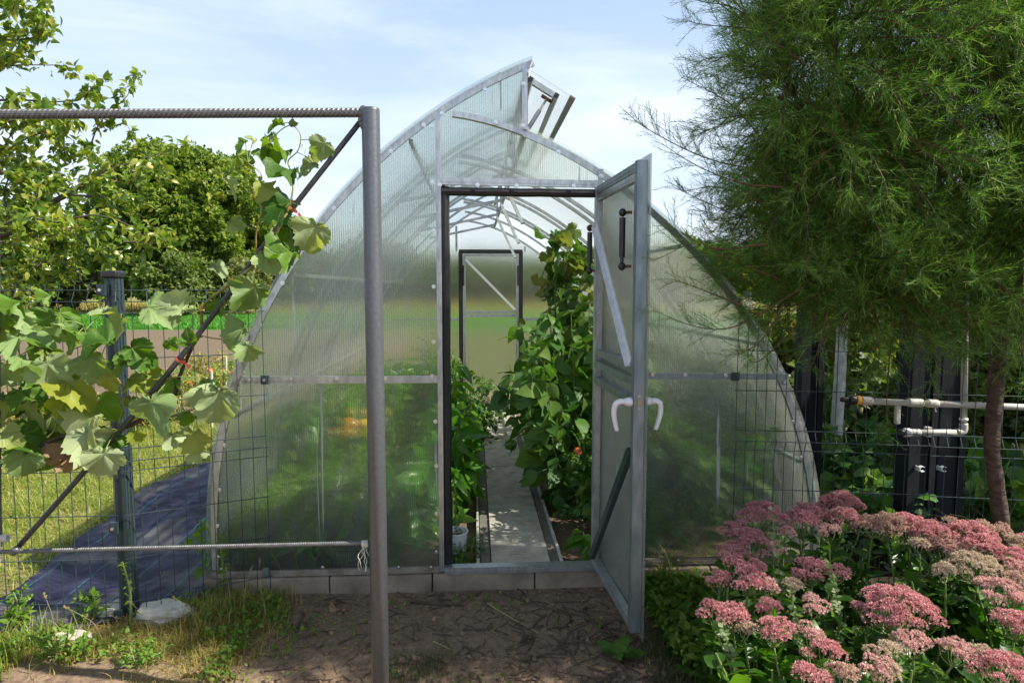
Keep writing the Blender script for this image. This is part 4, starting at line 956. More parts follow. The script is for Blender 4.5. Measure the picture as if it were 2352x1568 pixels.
# ================================================================ grapevine
GL = [ # x, y, size, kind(g green /p pale /t translucent /d dark), roll, face: f facing, e edge-on, u from above
(637,287,40,'g',1.6,'e'),(672,283,22,'g',0,'f'),(557,331,36,'g',2.2,'e'),(578,322,22,'g',.4,'e'),(623,322,40,'g',2.6,'e'),(642,343,68,'t',1.4,'e'),(557,366,52,'t',4.2,'f'),(602,355,46,'g',3.4,'f'),(622,310,30,'g',1.2,'e'),(520,420,62,'t',4.0,'e'),(497,447,44,'g',4.3,'e'),
(655,393,78,'t',1.7,'e'),(707,381,58,'g',1.9,'e'),(736,341,66,'g',2.4,'f'),(608,428,52,'g',3.9,'e'),(650,463,88,'t',1.6,'e'),(542,516,46,'g',4.2,'f'),(716,538,104,'g',2.7,'f'),(668,540,80,'g',3.3,'f'),(618,598,70,'p',3.6,'f'),(655,580,80,'g',1.4,'e'),(570,676,116,'g',2.4,'f'),(498,612,46,'g',4.4,'e'),
(363,712,84,'p',4.4,'f'),(410,700,58,'p',.4,'e'),(443,712,24,'p',2,'f'),(545,765,70,'p',2.2,'e'),(568,806,60,'p',2.8,'f'),(432,776,50,'g',.3,'f'),(393,790,38,'g',3.8,'f'),(316,814,78,'g',3.8,'f'),(498,704,58,'d',3.6,'f'),(498,925,112,'p',2.9,'f'),(482,885,40,'d',3,'e'),(352,950,136,'p',3.3,'f'),
(440,1008,84,'d',2.8,'f'),(325,872,80,'g',4.0,'e'),(395,884,60,'g',2.9,'f'),(212,840,84,'g',3.4,'f'),(232,785,70,'g',1.5,'e'),(165,893,100,'g',4.0,'e'),(117,855,104,'p',3.5,'f'),(62,782,100,'p',4.4,'e'),(53,732,62,'p',3.5,'f'),(36,697,60,'g',2.0,'e'),(108,680,42,'g',1.7,'e'),(113,733,56,'g',2.6,'f'),
(190,762,60,'g',1.2,'e'),(111,808,52,'g',4.0,'f'),(62,905,84,'g',4.2,'e'),(62,945,92,'g',4.3,'e'),(240,935,84,'g',3.9,'f'),(132,968,84,'g',3.9,'f'),(195,968,84,'g',2.0,'e'),(208,1020,104,'p',3.2,'f'),(258,1012,72,'g',2.8,'f'),(67,1012,100,'g',4.2,'e'),(5,938,46,'g',3,'f'),(56,1062,80,'p',2.9,'f'),(236,1062,92,'p',3.0,'f'),
(450,1040,56,'d',2.8,'f'),(18,1003,74,'g',4.2,'f'),(20,852,72,'g',3.6,'f'),(6,770,60,'g',3.4,'f'),(160,790,66,'g',2.2,'f'),(150,930,70,'d',3.1,'f'),(280,830,60,'g',1.9,'e'),(60,835,70,'p',4.0,'e'),(180,860,60,'g',2.8,'f'),(250,880,60,'g',3.2,'f'),(300,925,50,'d',3,'f'),(95,1040,90,'d',3,'f'),(165,1050,70,'b',3,'f'),(112,1040,60,'b',3.6,'f'),(395,1010,46,'p',3,'f'),(5,720,50,'g',2.4,'e'),(430,960,40,'g',3,'f'),(310,1000,44,'g',3,'f'),(130,745,50,'p',2.2,'e')]
gv = plant('grapevine', tuple(P(-150, 1500, TY)*A([1,1,0])), 'grapevine with jagged leaves climbing the diagonal rod of the steel frame', 'grapevine')
ml, md, mpl, mcn, mold = MB(), MB(), MB(), MB(), MB(); mst = ml
canes = [smooth_path([P(x, y, TY+o_) for x, y, o_ in q], 6) for q in ([(-40,1085,.03),(60,1040,.0),(150,1000,.02),(270,985,.03),(330,960,.03),(395,915,.03),(410,870,.03),(440,800,.025),(462,760,.02),(470,700,.02),(545,640,-.02),(600,590,-.018),(660,490,-.018)],
  [(660,490,-.018),(672,440,-.01),(670,400,0),(662,370,0),(685,345,0),(690,310,0),(672,285,0)], [(590,600,-.01),(588,540,-.03),(600,480,-.05),(582,450,-.06),(590,425,-.05),(600,400,-.06),(570,375,-.05)], [(470,712,.0),(440,716,0),(405,705,.01)], [(462,772,.0),(500,778,-.01),(540,782,-.02)],
  [(410,865,0),(370,870,0),(330,872,.0)], [(270,985,.01),(285,900,.03),(240,830,.02),(200,770,.03),(190,745,.0)], [(60,1040,.02),(130,980,.05),(120,900,.06),(60,850,.04),(20,740,.05),(-30,690,.05)], [(150,1000,.03),(170,930,.03),(100,900,.03),(20,930,.02)])]
for i, c in enumerate(canes):
    if i in (0,): k2 = int(len(c)*.58); tube(mold, c[:k2+1], np.linspace(.0085, .006, k2+1), 8); tube(mcn, c[k2:], np.linspace(.006, .0042, len(c)-k2), 8)
    else: tube(mcn, c, np.linspace(.0030, .0016, len(c)), 6)
allc = np.concatenate(canes)
def gleaf(x, y, s, kd, roll, fc, Y=None):
    Yl = Y or TY+rng.normal()*.05+(.03 if kd == 'd' else 0)-(.05 if kd == 'p' else 0); c = P(x, y, Yl); sz = s/1480*Yl*1.0*(.85+.2*rng.random())
    d = A([-sin(roll), 0, cos(roll)])   # roll measured ccw from up
    d = A([sin(roll)*-1, 0, cos(roll)]); nf = A([.1, -1., .25])
    if fc == 'e': nf = A([.15, -.42, 1.]); d = d+A([0, -.35*rng.random(), 0])
    nf = nf+rng.normal(size=3)*.22; Fm = frames(d, nf)[None]; T = GRT[rng.integers(5)]
    cen = c-Fm[0]@A([0, .22, 0])*sz
    tv = T[0].copy(); tv[:, 2] *= .9+1.1*rng.random(); 
    mm = md if kd == 'b' else (mpl if kd == 'p' else ml)
    scatter(mm, (tv, T[1], T[2]), cen[None], Fm, sz*(1.15 if fc == 'e' else 1.0))
    j = np.argmin(((allc-cen)**2).sum(1)); e = allc[j]
    if np.linalg.norm(e-cen) < .28: tube(ml, smooth_path([cen, (cen+e)/2+A([0, 0, .006]), e], 4), np.array([.0014]*9), 5, mi=1)
for q in GL: gleaf(*q)
for i in range(24): gleaf(rng.uniform(-60, 270), rng.uniform(720, 1060), rng.uniform(30, 80), 'g', rng.uniform(1.5, 4.6), 'f' if rng.random() < .5 else 'e', TY+rng.uniform(.0, .16))
for i in range(16): gleaf(rng.uniform(-300, -20), rng.uniform(650, 1060), rng.uniform(60, 110), 'g', rng.uniform(1.5, 4.6), 'f', TY+rng.uniform(-.1, .16))
ml.build('foliage', [M['grape_leaf'], M['stemp']], gv, True); mpl.build('pale_leaves', M['pale_leaf'], gv, True); md.build('dry_leaves', M['dry_leaf'], gv, True); mcn.build('young_cane', M['cane'], gv, True); mold.build('old_cane', M['oldcane'], gv, True)
for x, y in ((690,330),(580,440),(505,700),(440,890),(670,455)):
    t = np.linspace(0, 1, 26); c = P(x, y, TY-.02); m = MB(); tube(m, np.stack([c[0]+.03*t+.006*np.sin(t*18), c[1]+.006*np.cos(t*18), c[2]-.05*t], 1), .0007, 4); m.build('tendril', M['cane'], gv)
for (x, y, lab) in ((673,481,'small red tape tie highest on the diagonal rod, by the translucent leaf'),(535,646,'bright red tape tie halfway up the diagonal rod, binding the yellow cane'),(414,826,'red tape tie low on the diagonal rod among the leaves')):
    c = P(x, y, TY); m = MB(); ax = nrm(P(x+40, y-52, TY)-c); s = nrm(np.cross(ax, (0,1,0))); t = np.arange(17)*2*pi/16
    ring = np.stack([s*np.cos(a)*.015+A([0,1,0])*np.sin(a)*.020 for a in t]); w = .0045
    v = np.concatenate([c+ring-ax*w, c+ring+ax*w]); m.add(v, [(i, i+1, 18+i, 17+i) for i in range(16)])
    e = c-s*.02; m.add([e-ax*w, e+ax*w, e-s*.018+ax*w*.6-A([0,0,.004]), e-s*.018-ax*w*.8-A([0,0,.004])], [(0,1,2,3)])
    o = tag(m.build('tape_tie', M['tape'], None, origin=tuple(c)), lab, 'tie', 'red tape ties'); sm = o.modifiers.new('s', 'SOLIDIFY'); sm.thickness = .0008
# ================================================================ tamarisk
tm = plant('tamarisk_tree', tuple(P(2312, 1470, 2.55)*A([1,1,0])), 'feathery green tamarisk tree with a slim red-brown trunk filling the right side', 'tree')
TYy = 2.58
tp = [A([P(2312,1470,TYy)[0], TYy, -.05])]+[P(x, y, TYy) for x, y in ((2302,1240),(2286,1090),(2278,1030),(2284,930),(2292,820),(2298,750),(2312,690))]
m = MB(); pts = smooth_path(tp, 8); rr = np.interp(np.linspace(0, 1, len(pts)), [0,.3,.6,1], [.036,.029,.030,.028])*(1+.05*np.sin(np.arange(len(pts))*1.3)); tube(m, pts, rr, 18)
fork = pts[-1]
limbs = []
def limb(pp, r0, r1): 
    q = smooth_path(pp, 6); tube(m, q, np.linspace(r0, r1, len(q)), 10); limbs.append(q)
    return q
limb([fork, P(2290,600,2.6), P(2200,480,2.6), P(2080,380,2.55), P(1950,335,2.5), P(1890,302,2.4), P(1842,255,2.4), P(1797,140,2.4)], .024, .006)
limb([fork, P(2345,560,2.6), P(2400,380,2.7), P(2420,150,2.8), P(2400,-200,2.8)], .028, .012)
limb([fork, P(2260,560,2.75), P(2150,350,2.95), P(2050,100,3.05), P(2000,-200,3.1)], .024, .010)
limb([fork+A([0,0,.05]), P(2330,480,2.3), P(2300,250,2.35), P(2230,0,2.2), P(2210,-250,2.2)], .018, .006)
limb([P(2260,560,2.75), P(2100,540,2.85), P(1950,560,2.9), P(1800,600,2.85)], .014, .006)
limb([P(2300,600,2.5), P(2180,620,2.5), P(2050,650,2.45), P(1960,640,2.5)], .012, .004)
limb([P(2345,560,2.6), P(2480,480,2.4), P(2650,400,2.3)], .02, .008)
limb([P(2080,380,2.35), P(1960,210,2.3), P(1917,110,2.3), P(1904,-20,2.3)], .010, .004)
limb([P(2150,350,2.95), P(1990,300,3.0), P(1800,330,3.0)], .012, .005)
m.build('trunk', M['barkr'], tm, True)
LP_ = np.concatenate([q[4:] for q in limbs])
ELL = [(P(2090,250,2.42), (.76,.60,.95), .44), (P(2120,-60,2.4), (.85,.6,.65), .16), (P(1900,560,2.55), (.46,.45,.36), .13), (P(2420,330,2.45), (.75,.75,1.0), .20), (P(2150,650,2.45), (.55,.45,.24), .07)]
def env():
    u = rng.random(); 
    for c, r_, p in ELL:
        if u < p: break
        u -= p
    return c+rdir(1)[0]*(rng.random()**.36)*A(r_)
branches = []
hero = [[(1875,165),(1802,113),(1747,66),(1681,0)],[(1941,293),(1915,205),(1917,110),(1904,0)],[(2164,172),(2201,66),(2223,0)],[(1820,531),(1674,487),(1544,428)],[(1747,392),(1619,362),(1490,298),(1432,252)],[(1845,659),(1696,747),(1600,750),(1500,712)],
        [(1760,330),(1690,250),(1640,215),(1565,178)],[(1800,430),(1700,420),(1600,380),(1520,330)],[(1790,640),(1690,600),(1600,560),(1500,600)],[(1800,700),(1740,790),(1660,820)],[(1760,560),(1640,570),(1540,520)],[(2280,300),(2240,180),(2210,170)],[(2060,290),(2120,330),(2210,400)],[(2020,460),(2060,520),(2090,600)],
        [(1800,180),(1740,150),(1660,130)],[(1850,60),(1760,20),(1680,-20)],[(1760,470),(1650,430),(1570,440)],[(1820,760),(1740,830),(1700,800)],[(1990,700),(2010,800),(2000,870)],[(2120,700),(2150,830),(2120,930)],[(2060,700),(2040,850),(2035,1000)],[(1900,720),(1880,800),(1860,850)],
        [(2330,500),(2350,650),(2352,760)],[(2270,330),(2290,450),(2300,520)],[(2230,250),(2260,400),(2275,420)],[(1700,700),(1600,660),(1540,640)]]
for h in hero:
    Yh = rng.uniform(2.05, 2.5); q = smooth_path([P(x, y, Yh+.04*i) for i, (x, y) in enumerate(h)], 7); branches.append((q, 1.0))
for i in range(1750):
    e = env(); dist = ((LP_-e)**2).sum(1); s0 = LP_[rng.choice(np.argsort(dist)[:12])]
    L0 = np.linalg.norm(e-s0)
    if L0 < .12: continue
    if L0 > .65: s0 = e+(s0-e)*.65/L0
    mid = (s0+e)/2+A([0, 0, .08*L0])+rng.normal(size=3)*.05*L0
    tipd = e+nrm(e-mid)*.08+A([0, 0, -.05+.1*rng.random()])
    branches.append((smooth_path([s0, mid, e, tipd], 6), 1.))
mb_ = MB(); TP, TD, TN, TS = [], [], [], []
for q, dens in branches:
    L0 = np.linalg.norm(np.diff(q, axis=0), axis=1).sum(); tube(mb_, q, np.linspace(.0032, .0009, len(q)), 5)
    n = int(L0*52*dens)+6; t = .10+.9*rng.random(n)**.85; ix = t*(len(q)-1.001); i0 = ix.astype(int); p = q[i0]+(q[i0+1]-q[i0])*(ix-i0)[:, None]
    ax = nrm(q[i0+1]-q[i0]); side = nrm(np.cross(ax, rng.normal(size=(n, 3)))); d = nrm(ax*.75+side*(.55+.3*rng.random((n, 1)))+A([0, 0, .15]))
    TP.append(p); TD.append(d); TN.append(rng.normal(size=(n, 3))); TS.append((.13-.06*t)*(.6+.8*rng.random(n)))
mb_.build('twigs', M['twigr'], tm)
def spray_t(seed):
    r = np.random.default_rng(seed); v = []; f = []; uv = []
    def thread(p, d, L, w, c):
        nonlocal v, f, uv
        s = nrm(np.cross(d, r.normal(size=3)))*w; b = len(v); g = c
        v += [p-s, p+s, p+d*L*.5+g*.3*L+s*.8, p+d*L*.5+g*.3*L-s*.8, p+d*L*.92+g*L*.75]; f += [(b, b+1, b+2, b+3), (b+3, b+2, b+4)]; uv += [(0, 0)]*5
    cur = nrm(A([r.normal(), 0, r.normal()]))*.22
    ax = lambda t: A([0, t, 0])+cur*t*t
    for i in range(4):
        a, b_ = ax(i/4), ax((i+1)/4); s = A([.0065, 0, .0065]); b = len(v); v += [a-s, a+s, b_+s*.8, b_-s*.8]; f.append((b, b+1, b+2, b+3)); uv += [(0, 0)]*4
    for i in range(17):
        t = .06+.94*i/16; an = i*2.4+r.random()
        d = nrm(A([cos(an)*.75, .8, sin(an)*.75])); L_ = (.32-.14*t)*(.7+.6*r.random())
        thread(ax(t), d, L_, .0068, A([0, .3, 0])+r.normal(size=3)*.12)
    return A(v), f, A(uv)
SPR = [spray_t(i) for i in range(8)]
TP, TD, TN, TS = map(np.concatenate, (TP, TD, TN, TS)); n = len(TP); print('tamarisk sprays', n)
mc = MB(); Fm = frames(TD, TN); kk = rng.integers(0, 8, n)
for i in range(8): q = kk == i; scatter(mc, SPR[i], TP[q], Fm[q], TS[q])
mc.build('crown', M['tam'], tm)
# ================================================================ pear tree, left
pt_ = plant('pear_tree', (-5.1, 5.7, 0), 'pear tree with glossy leaves reaching in from the left edge', 'tree')
PYY = 5.6
def PP(l, Y=PYY, jit=.25): y0 = Y+rng.normal()*jit; return [P(x, y, y0) for x, y in l]
mt_ = MB(); q = smooth_path([A([-5.1,5.7,-.1]), A([-5.05,5.7,.9]), P(-200,620,5.65), P(-120,560,5.6)], 6); tube(mt_, q, np.linspace(.13, .07, len(q)), 12); tube(mt_, smooth_path([P(-200,620,5.65), P(-160,300,5.6), P(-100,-100,5.6), P(-60,-400,5.6)], 6), np.linspace(.07, .03, 19), 10)
B = [[(-120,560),(-20,545),(30,527),(88,480),(154,447),(201,414)],[(201,414),(212,373),(209,337),(223,293),(238,271)],[(238,271),(260,253),(293,220)],[(-130,250),(-60,235),(11,230),(55,230),(121,234),(176,229),(205,216)],[(-120,200),(-20,170),(30,110),(62,48)],[(-100,120),(-20,95),(22,92),(70,88),(105,72)],
 [(201,414),(256,388),(330,366),(388,345)],[(-60,560),(20,510),(73,500),(128,509),(220,494),(300,520),(345,560)],[(-140,420),(-40,380),(40,330),(100,300),(150,290)],[(-140,180),(-40,160),(40,150),(120,150)],[(-120,330),(-20,290),(60,270),(110,262)],[(-60,560),(40,600),(120,610),(180,650)],[(-100,600),(0,640),(80,690)],[(88,480),(130,400),(133,330)],[(30,527),(10,450),(30,380)],
 [(120,500),(200,560),(260,600)],[(256,388),(280,440),(300,470)],[(-80,60),(-10,20),(20,5)],[(-60,-60),(0,-20),(30,20)],[(154,447),(220,450),(290,440)],[(-100,480),(0,450),(80,430),(150,400)],[(-100,520),(20,560),(100,560),(190,590)],[(-80,380),(20,400),(60,420)],[(40,640),(120,600),(200,640)],[(-60,480),(20,440),(90,460)],[(-60,540),(40,520),(110,540),(160,530)],[(0,400),(60,390),(120,360)],[(-80,440),(0,350),(30,300)],[(-100,560),(-20,620),(60,650)]]
LPs, LDs = [], []; 
for bi, b in enumerate(B):
    c = smooth_path(PP(b), 6); big = bi in (0,)
    tube(mt_, c, np.linspace(.045 if big else .012, .018 if big else .003, len(c)), 7)
    subs = [(c, .35)]
    L0 = np.linalg.norm(c[-1]-c[0])
    for k in range(int(L0*5)+2):
        t = rng.integers(int(len(c)*.3) if bi else 8, len(c)); ax = nrm(c[min(t+1, len(c)-1)]-c[max(t-1, 0)]); d = nrm(ax*.5+rdir(1, .15)[0]); l = .12+.28*rng.random()
        s = smooth_path([c[t], c[t]+d*l*.5, c[t]+d*l+A([0, 0, -.25*l])], 4); tube(mt_, s, np.linspace(.004, .002, len(s)), 4); subs.append((s, 1.))
    for s, dn_ in subs:
        l = np.linalg.norm(np.diff(s, axis=0), axis=1).sum(); n = int(l*52*dn_)+7*(dn_ == 1)+6; t = 1-rng.random(n)**1.25; ix = t*(len(s)-1.001)
        if bi in (0,) and dn_ < 1: ix = np.clip(ix, 8, None)
        i0 = ix.astype(int); LPs.append(s[i0]+(s[i0+1]-s[i0])*(ix-i0)[:, None]+rng.normal(size=(n, 3))*.022); dd_ = rdir(n, -.15); LDs.append(dd_)
mt_.build('trunk', M['bark'], pt_, True)
LPs, LDs = np.concatenate(LPs), np.concatenate(LDs); print('pear leaves', len(LPs))
PLF = leaf_t(.27, 4, .45, .35)
leafy(pt_, 'crown', M['pear_leaf'], PLF, LPs, LDs, .075, .8, .7)
for x, y, lab in ((343,382,0),):
    c = P(x, y, 5.5); m = MB(); th = np.linspace(.02, pi-.02, 12); tube(m, [c+A([0,0,.033*cos(t)]) for t in th], [.028*sin(t)*(1-.25*cos(t)) for t in th], 14); tube(m, [c+A([0,0,.033]), c+A([.004,0,.055])], .0015, 5); m.build('pear', M['pear'], pt_, True)
# ================================================================ trees and bushes in the distance
def tree(name, px, Y, top, wpx, bot, lab, mt, n=9000, ls=.35, group=None, trunk=True, gap=.25, cat='tree', ybase=0., flat=1.0):
    c = P(px, (top+bot)/2, Y); rx = wpx/2/1480*Y; rz = (bot-top)/2/1480*Y; ry = rx*.8
    o = plant(name, (c[0], Y, 0), lab, cat, group); m = MB()
    k = int(60+rx*26); dirs = rdir(k, .15); cl = c+dirs*A([rx, ry, rz])*(.45+.5*rng.random((k, 1))**.5)*(.82+.3*rng.random((k, 1)))
    rad = (rx+rz)/2*(.11+.10*rng.random(k)); ki = rng.integers(0, k, n); d = rdir(n); p = cl[ki]+d*(rad[ki]*(.55+.5*rng.random(n)**.6))[:, None]*A([1, 1, .8])
    p = p[p[:, 2] > .12]; d = rdir(len(p), .1)
    leafy(o, 'crown', mt, CT, p, d, ls, .8, .8)
    b = MB(); base = A([c[0], Y, -.2]); tr_ = rx*.045+.03
    if trunk:
        q = smooth_path([base, base+(c-base)*.5+A([.1,0,0]), c], 5); tube(b, q, np.linspace(tr_, tr_*.5, len(q)), 8)
    for j in range(min(k, 16)): tube(b, smooth_path([base+(c-base)*(.4+.5*rng.random()), (c+cl[j])/2, cl[j]], 3), np.linspace(tr_*.4, .02, 7), 5)
    b.build('trunk', M['bark'], o); return o
tree('walnut_tree', 428, 40, 345, 430, 700, 'big round walnut tree beyond the field, left of the greenhouse', M['walnut_leaf'], 34000, .32)
tree('bush', 130, 44, 585, 190, 705, 'olive-grey round bush behind the fence post', M['olive_leaf'], 5000, .40, 'trees and bushes beyond the field', False)
tree('tree', 30, 55, 470, 260, 700, 'dark tree behind the pear branches at the left edge', M['walnut_leaf'], 6000, .6, 'trees and bushes beyond the field')
tree('tree', 235, 60, 500, 200, 690, 'tree showing between the olive bush and the walnut', M['bush_leaf'], 6000, .55, 'trees and bushes beyond the field')
tree('bush', 400, 34, 590, 170, 712, 'bright low tree under the walnut crown', M['bush_leaf'], 4500, .33, 'trees and bushes beyond the field', False)
tree('tree', 590, 50, 470, 170, 700, 'tree between the walnut and the greenhouse roof', M['bush_leaf'], 6000, .5, 'trees and bushes beyond the field')
tree('bush', 540, 36, 600, 150, 710, 'pale bush touching the greenhouse edge', M['olive_leaf'], 4000, .33, 'trees and bushes beyond the field', False)
for i, (px, w, tp_) in enumerate(((700,220,590),(860,240,570),(1000,230,600),(1130,260,590),(1270,260,600),(1420,260,580),(1560,220,560))):
    tree('tree', px, 58, tp_, w, 690, 'far tree seen blurred through the greenhouse, '+['first','second','third','fourth','fifth','sixth','seventh'][i]+' from the left', M['bush_leaf'], 2500, .8, 'far trees behind the greenhouse')
for i, (px, Y, tp_, w, bt, mm) in enumerate(((1650,30,560,150,700,'rasp_leaf'),(1790,34,540,200,700,'bush_leaf'),(1960,30,500,260,700,'walnut_leaf'),(2150,26,480,260,700,'bush_leaf'),(2330,24,450,260,720,'walnut_leaf'),(2520,22,400,300,720,'bush_leaf'))):
    tree('tree', px, Y, tp_, w, bt, 'garden tree behind the tamarisk, '+['bright one next to the greenhouse curve','second from the greenhouse','third from the greenhouse','fourth from the greenhouse','behind the trunk','outermost at the right edge'][i], M[mm], 5000, .30, 'garden trees on the right')
for i, (px, Y, tp_, w, bt, mm) in enumerate(((1745,7.5,700,150,900,'rasp_leaf'),(1830,6.6,720,150,950,'rasp_leaf'),(1960,6.2,690,180,960,'rasp_leaf'),(2080,6.8,700,170,940,'rasp_leaf'),(2260,5.6,700,220,1020,'rasp_leaf'),(2400,5.2,640,220,1050,'bush_leaf'),(1990,8.5,600,260,760,'bush_leaf'),(2200,8.5,560,300,760,'bush_leaf'))):
    tree('raspberry_bush', px, Y, tp_, w, bt, 'sunlit yellow-green bush behind the right fence, '+['by the greenhouse curve','beside the single column','behind the white trunk','between the columns and white trunk','right of the vertical pipe','at the right edge','taller back row, left','taller back row, right'][i], M[mm], 3600, .085, 'berry bushes behind the right fence', False, cat='bush')
ot = plant('unseen_shade_tree', (5.7, 3.8, 0), 'unseen tree added beyond the right edge to shade the garden behind the fence', 'tree')  # added out of view so that its crown shades the right garden
m = MB(); tube(m, smooth_path([A([5.7,3.8,-.1]), A([5.65,3.8,1.2]), A([5.6,3.85,2.8]), A([5.55,3.8,4.4])], 6), np.linspace(.09, .03, 19), 10); m.build('trunk', M['bark'], ot, True)
k = 50; cl = A([5.7,3.8,3.4])+rdir(k)*A([1.3,1.4,1.7])*(rng.random((k, 1))**.4); ki = rng.integers(0, k, 9500); leafy(ot, 'crown', M['bush_leaf'], CT, cl[ki]+rdir(9500)*(.32*rng.random((9500, 1))**.5), rdir(9500), .12)
wt = plant('whitewashed_tree', tuple(P(1930, 980, 5.0)*A([1,1,0])), 'young tree with limewashed trunk behind the right fence', 'tree')
m = MB(); a = P(1922,975,5.0); tube(m, smooth_path([A([a[0],5.,-.05]), a, P(1930,850,5.0), P(1934,720,5.0), P(1930,560,5.0)], 6), np.linspace(.05, .036, 25), 12); m.build('trunk', M['white_bark'], wt, True)
c = P(1930, 420, 5.0); n = 1800; p = c+rdir(n)*A([.7,.6,.6])*(rng.random((n, 1))**.4); leafy(wt, 'crown', M['bush_leaf'], CT, p, rdir(n), .10)
# low dark leafy plants behind the right fence
for i, (x, y, h) in enumerate(((2.6,5.6,.7),(3.3,5.9,.8),(4.0,5.6,.8),(2.9,7.0,.9),(4.2,7.4,.9),(3.5,8.6,.9),(4.8,6.4,.8),(5.2,8.6,.9),(2.4,8.4,.8))):
    veg('currant_bush', x, y, h, .50, 'low dark shrub in the shaded garden, '+['nearest the single column','middle of the front row','right end of the front row','left of the middle row','right of the middle row','middle of the back row','far right of the front row','far right of the back row','left of the back row'][i], 'shrub', M['bush_leaf'], CT, .14, 8, 520, group='low shrubs in the shaded garden', low=.02)
for i, (px, py, s) in enumerate(((1935,1010,.34),(2010,1050,.36),(1955,1120,.32),(2050,1130,.30),(2330,1060,.34),(2010,1180,.3),(1900,1060,.26),(2280,1140,.3),(2060,1010,.3))):
    g = G(px, py+60, .05); g[1] = min(g[1], 5.2)
    if g[1] < 3.35: g[1] = 3.45; g[0] = P(px, 900, 3.45)[0]
    veg('squash_plant', g[0], g[1], .42, s, 'dark broad-leaved plant in the shade behind the right fence, '+['farthest left','below the white trunk','beside the tall grass','left of the paired columns','right of the pipe elbow','nearest the stonecrops','by the single column','under the trunk of the tamarisk','below the hose connector'][i], 'garden plant', M['tom_leaf'], CUC, .13, 7, 70, droop=.0, group='shaded garden plants')
# dried garden rows in the field
for i, (px, py, h, mm) in enumerate(((330,985,.5,'drygrass'),(400,965,.55,'drygrass'),(470,950,.6,'weed'),(540,960,.62,'drygrass'),(560,905,.6,'weed'),(500,880,.55,'drygrass'),(430,885,.5,'drygrass'),(60,975,.4,'drygrass'),(150,985,.35,'drygrass'),(600,880,.7,'weed'))):
    g = G(px, py, 0); veg('dried_vegetable_plant', g[0], g[1], h, .30, 'withering vegetable plant in the soil plot, '+['first','second','third','fourth','fifth','sixth','seventh','eighth','ninth','tenth'][i]+' counted from the fence post side', 'vegetable plant', M[mm], TOM, .12, 8, 130, fruit=('tomato', .03, 3) if i in (2,3,4) else None, group='withered plants in the plot')
for i, (px, py) in enumerate(((487,985),(553,965),(520,930))):
    g = G(px, py, 0); m = MB(); tube(m, [A([g[0], g[1], -.05]), A([g[0]+.02, g[1], .62])], .012, 6); tag(m.build('stake', M['white_bark'], None, origin=tuple(g)), 'pale wooden stake in the plot, '+['nearest the fence','right-hand one','farthest one'][i], 'stake', 'plant stakes')
# ================================================================ ground
def gz(x, y):
    x = np.asarray(x, float); y = np.asarray(y, float)
    near = np.clip((9-y)/3, 0, 1)
    h = fbm(x*1.3, y*1.3, 4, 3)*.07+fbm(x*9, y*9, 5, 9)*.020*near+np.maximum(fbm(x*17+y*3, y*19-x*2, 3, 5), .0)*.016*near
    ins = (x > -1.55) & (x < 1.9) & (y > 3.0) & (y < 8.3)
    h = np.where(ins, h*.45, h); h = h+np.where(y > 20, 0, 0)
    return h-.015
def axis(lo, hi, d, far, g=1.25):
    a = list(np.arange(lo, hi+1e-6, d)); s = d
    while a[-1] < far: s *= g; a.append(a[-1]+s)
    s = d
    while a[0] > -far: s *= g; a.insert(0, a[0]-s)
    return A(a)
xs, ys = axis(-4.0, 3.2, .020, 400), axis(1.0, 4.6, .018, 900)
ys = ys[ys > -60]
X_, Y_ = np.meshgrid(xs, ys); Z_ = gz(X_, Y_); Z_ = np.where(np.abs(X_) > 40, -.02, Z_); Z_ = np.where(Y_ > 60, -.02, Z_)
m = MB(); nx, ny = len(xs), len(ys); i = np.arange(ny-1)[:, None]*nx; j = np.arange(nx-1)[None]
m.add(np.stack([X_, Y_, Z_], -1).reshape(-1, 3), np.stack([i+j, i+j+1, i+nx+j+1, i+nx+j], -1).reshape(-1, 4))
tag(m.build('ground', M['ground'], None, True), kind='structure')
# weed fabric
poly_ = [G(x, y)[:2] for x, y in ((-120,1425),(-60,1400),(15,1360),(150,1262),(300,1155),(352,1120),(430,1082),(500,1062),(520,1062),(520,1330),(470,1352),(420,1366),(380,1395),(240,1410),(100,1440))]
def inpoly(x, y, pl):
    x = np.asarray(x); y = np.asarray(y); c = np.zeros(x.shape, bool); n = len(pl)
    for i in range(n):
        x0, y0 = pl[i]; x1, y1 = pl[(i+1) % n]
        c ^= ((y0 > y) != (y1 > y)) & (x < (x1-x0)*(y-y0)/(y1-y0+1e-12)+x0)
    return c
# fabric is a sheet whose rows run from its left edge to the kerb
pa = A([G(x, y)[:2] for x, y in ((-140,1440),(15,1372),(150,1262),(300,1155),(352,1120),(430,1080),(465,1066))])
wx = XZ(484,1300)[0]-.03
ta = np.linspace(0, 1, 110); pe = np.interp(ta, np.linspace(0, 1, len(pa)), pa[:, 0]); pey = np.interp(ta, np.linspace(0, 1, len(pa)), pa[:, 1])
pb_ = A([G(x, y)[:2] for x, y in ((-100,1470),(180,1452),(300,1425),(440,1378),(478,1352))]+[(wx, 3.6), (wx, 4.4), (wx, 5.6)]); pbx = np.interp(ta, [0,.12,.2,.3,.36,.5,.75,1], pb_[:, 0]); pby = np.interp(ta, [0,.12,.2,.3,.36,.5,.75,1], pb_[:, 1])
s = np.linspace(0, 1, 90)[None]; FX = pe[:, None]*(1-s)+pbx[:, None]*s; FYY = pey[:, None]*(1-s)+pby[:, None]*s
FX = FX+fbm(FX*4+3, FYY*4, 2, 4)*.03*(s < .02)
FZ = np.maximum(gz(FX, FYY), gz(FX+.02, FYY+.02))+.016+np.abs(fbm(FX*5, FYY*2.2, 3, 8))*.05+.006*np.sin(FX*30+FYY*9+4*fbm(FX*3, FYY*3, 2, 1))
m = MB(); nx, ny = 90, 110; i = np.arange(ny-1)[:, None]*nx; j = np.arange(nx-1)[None]
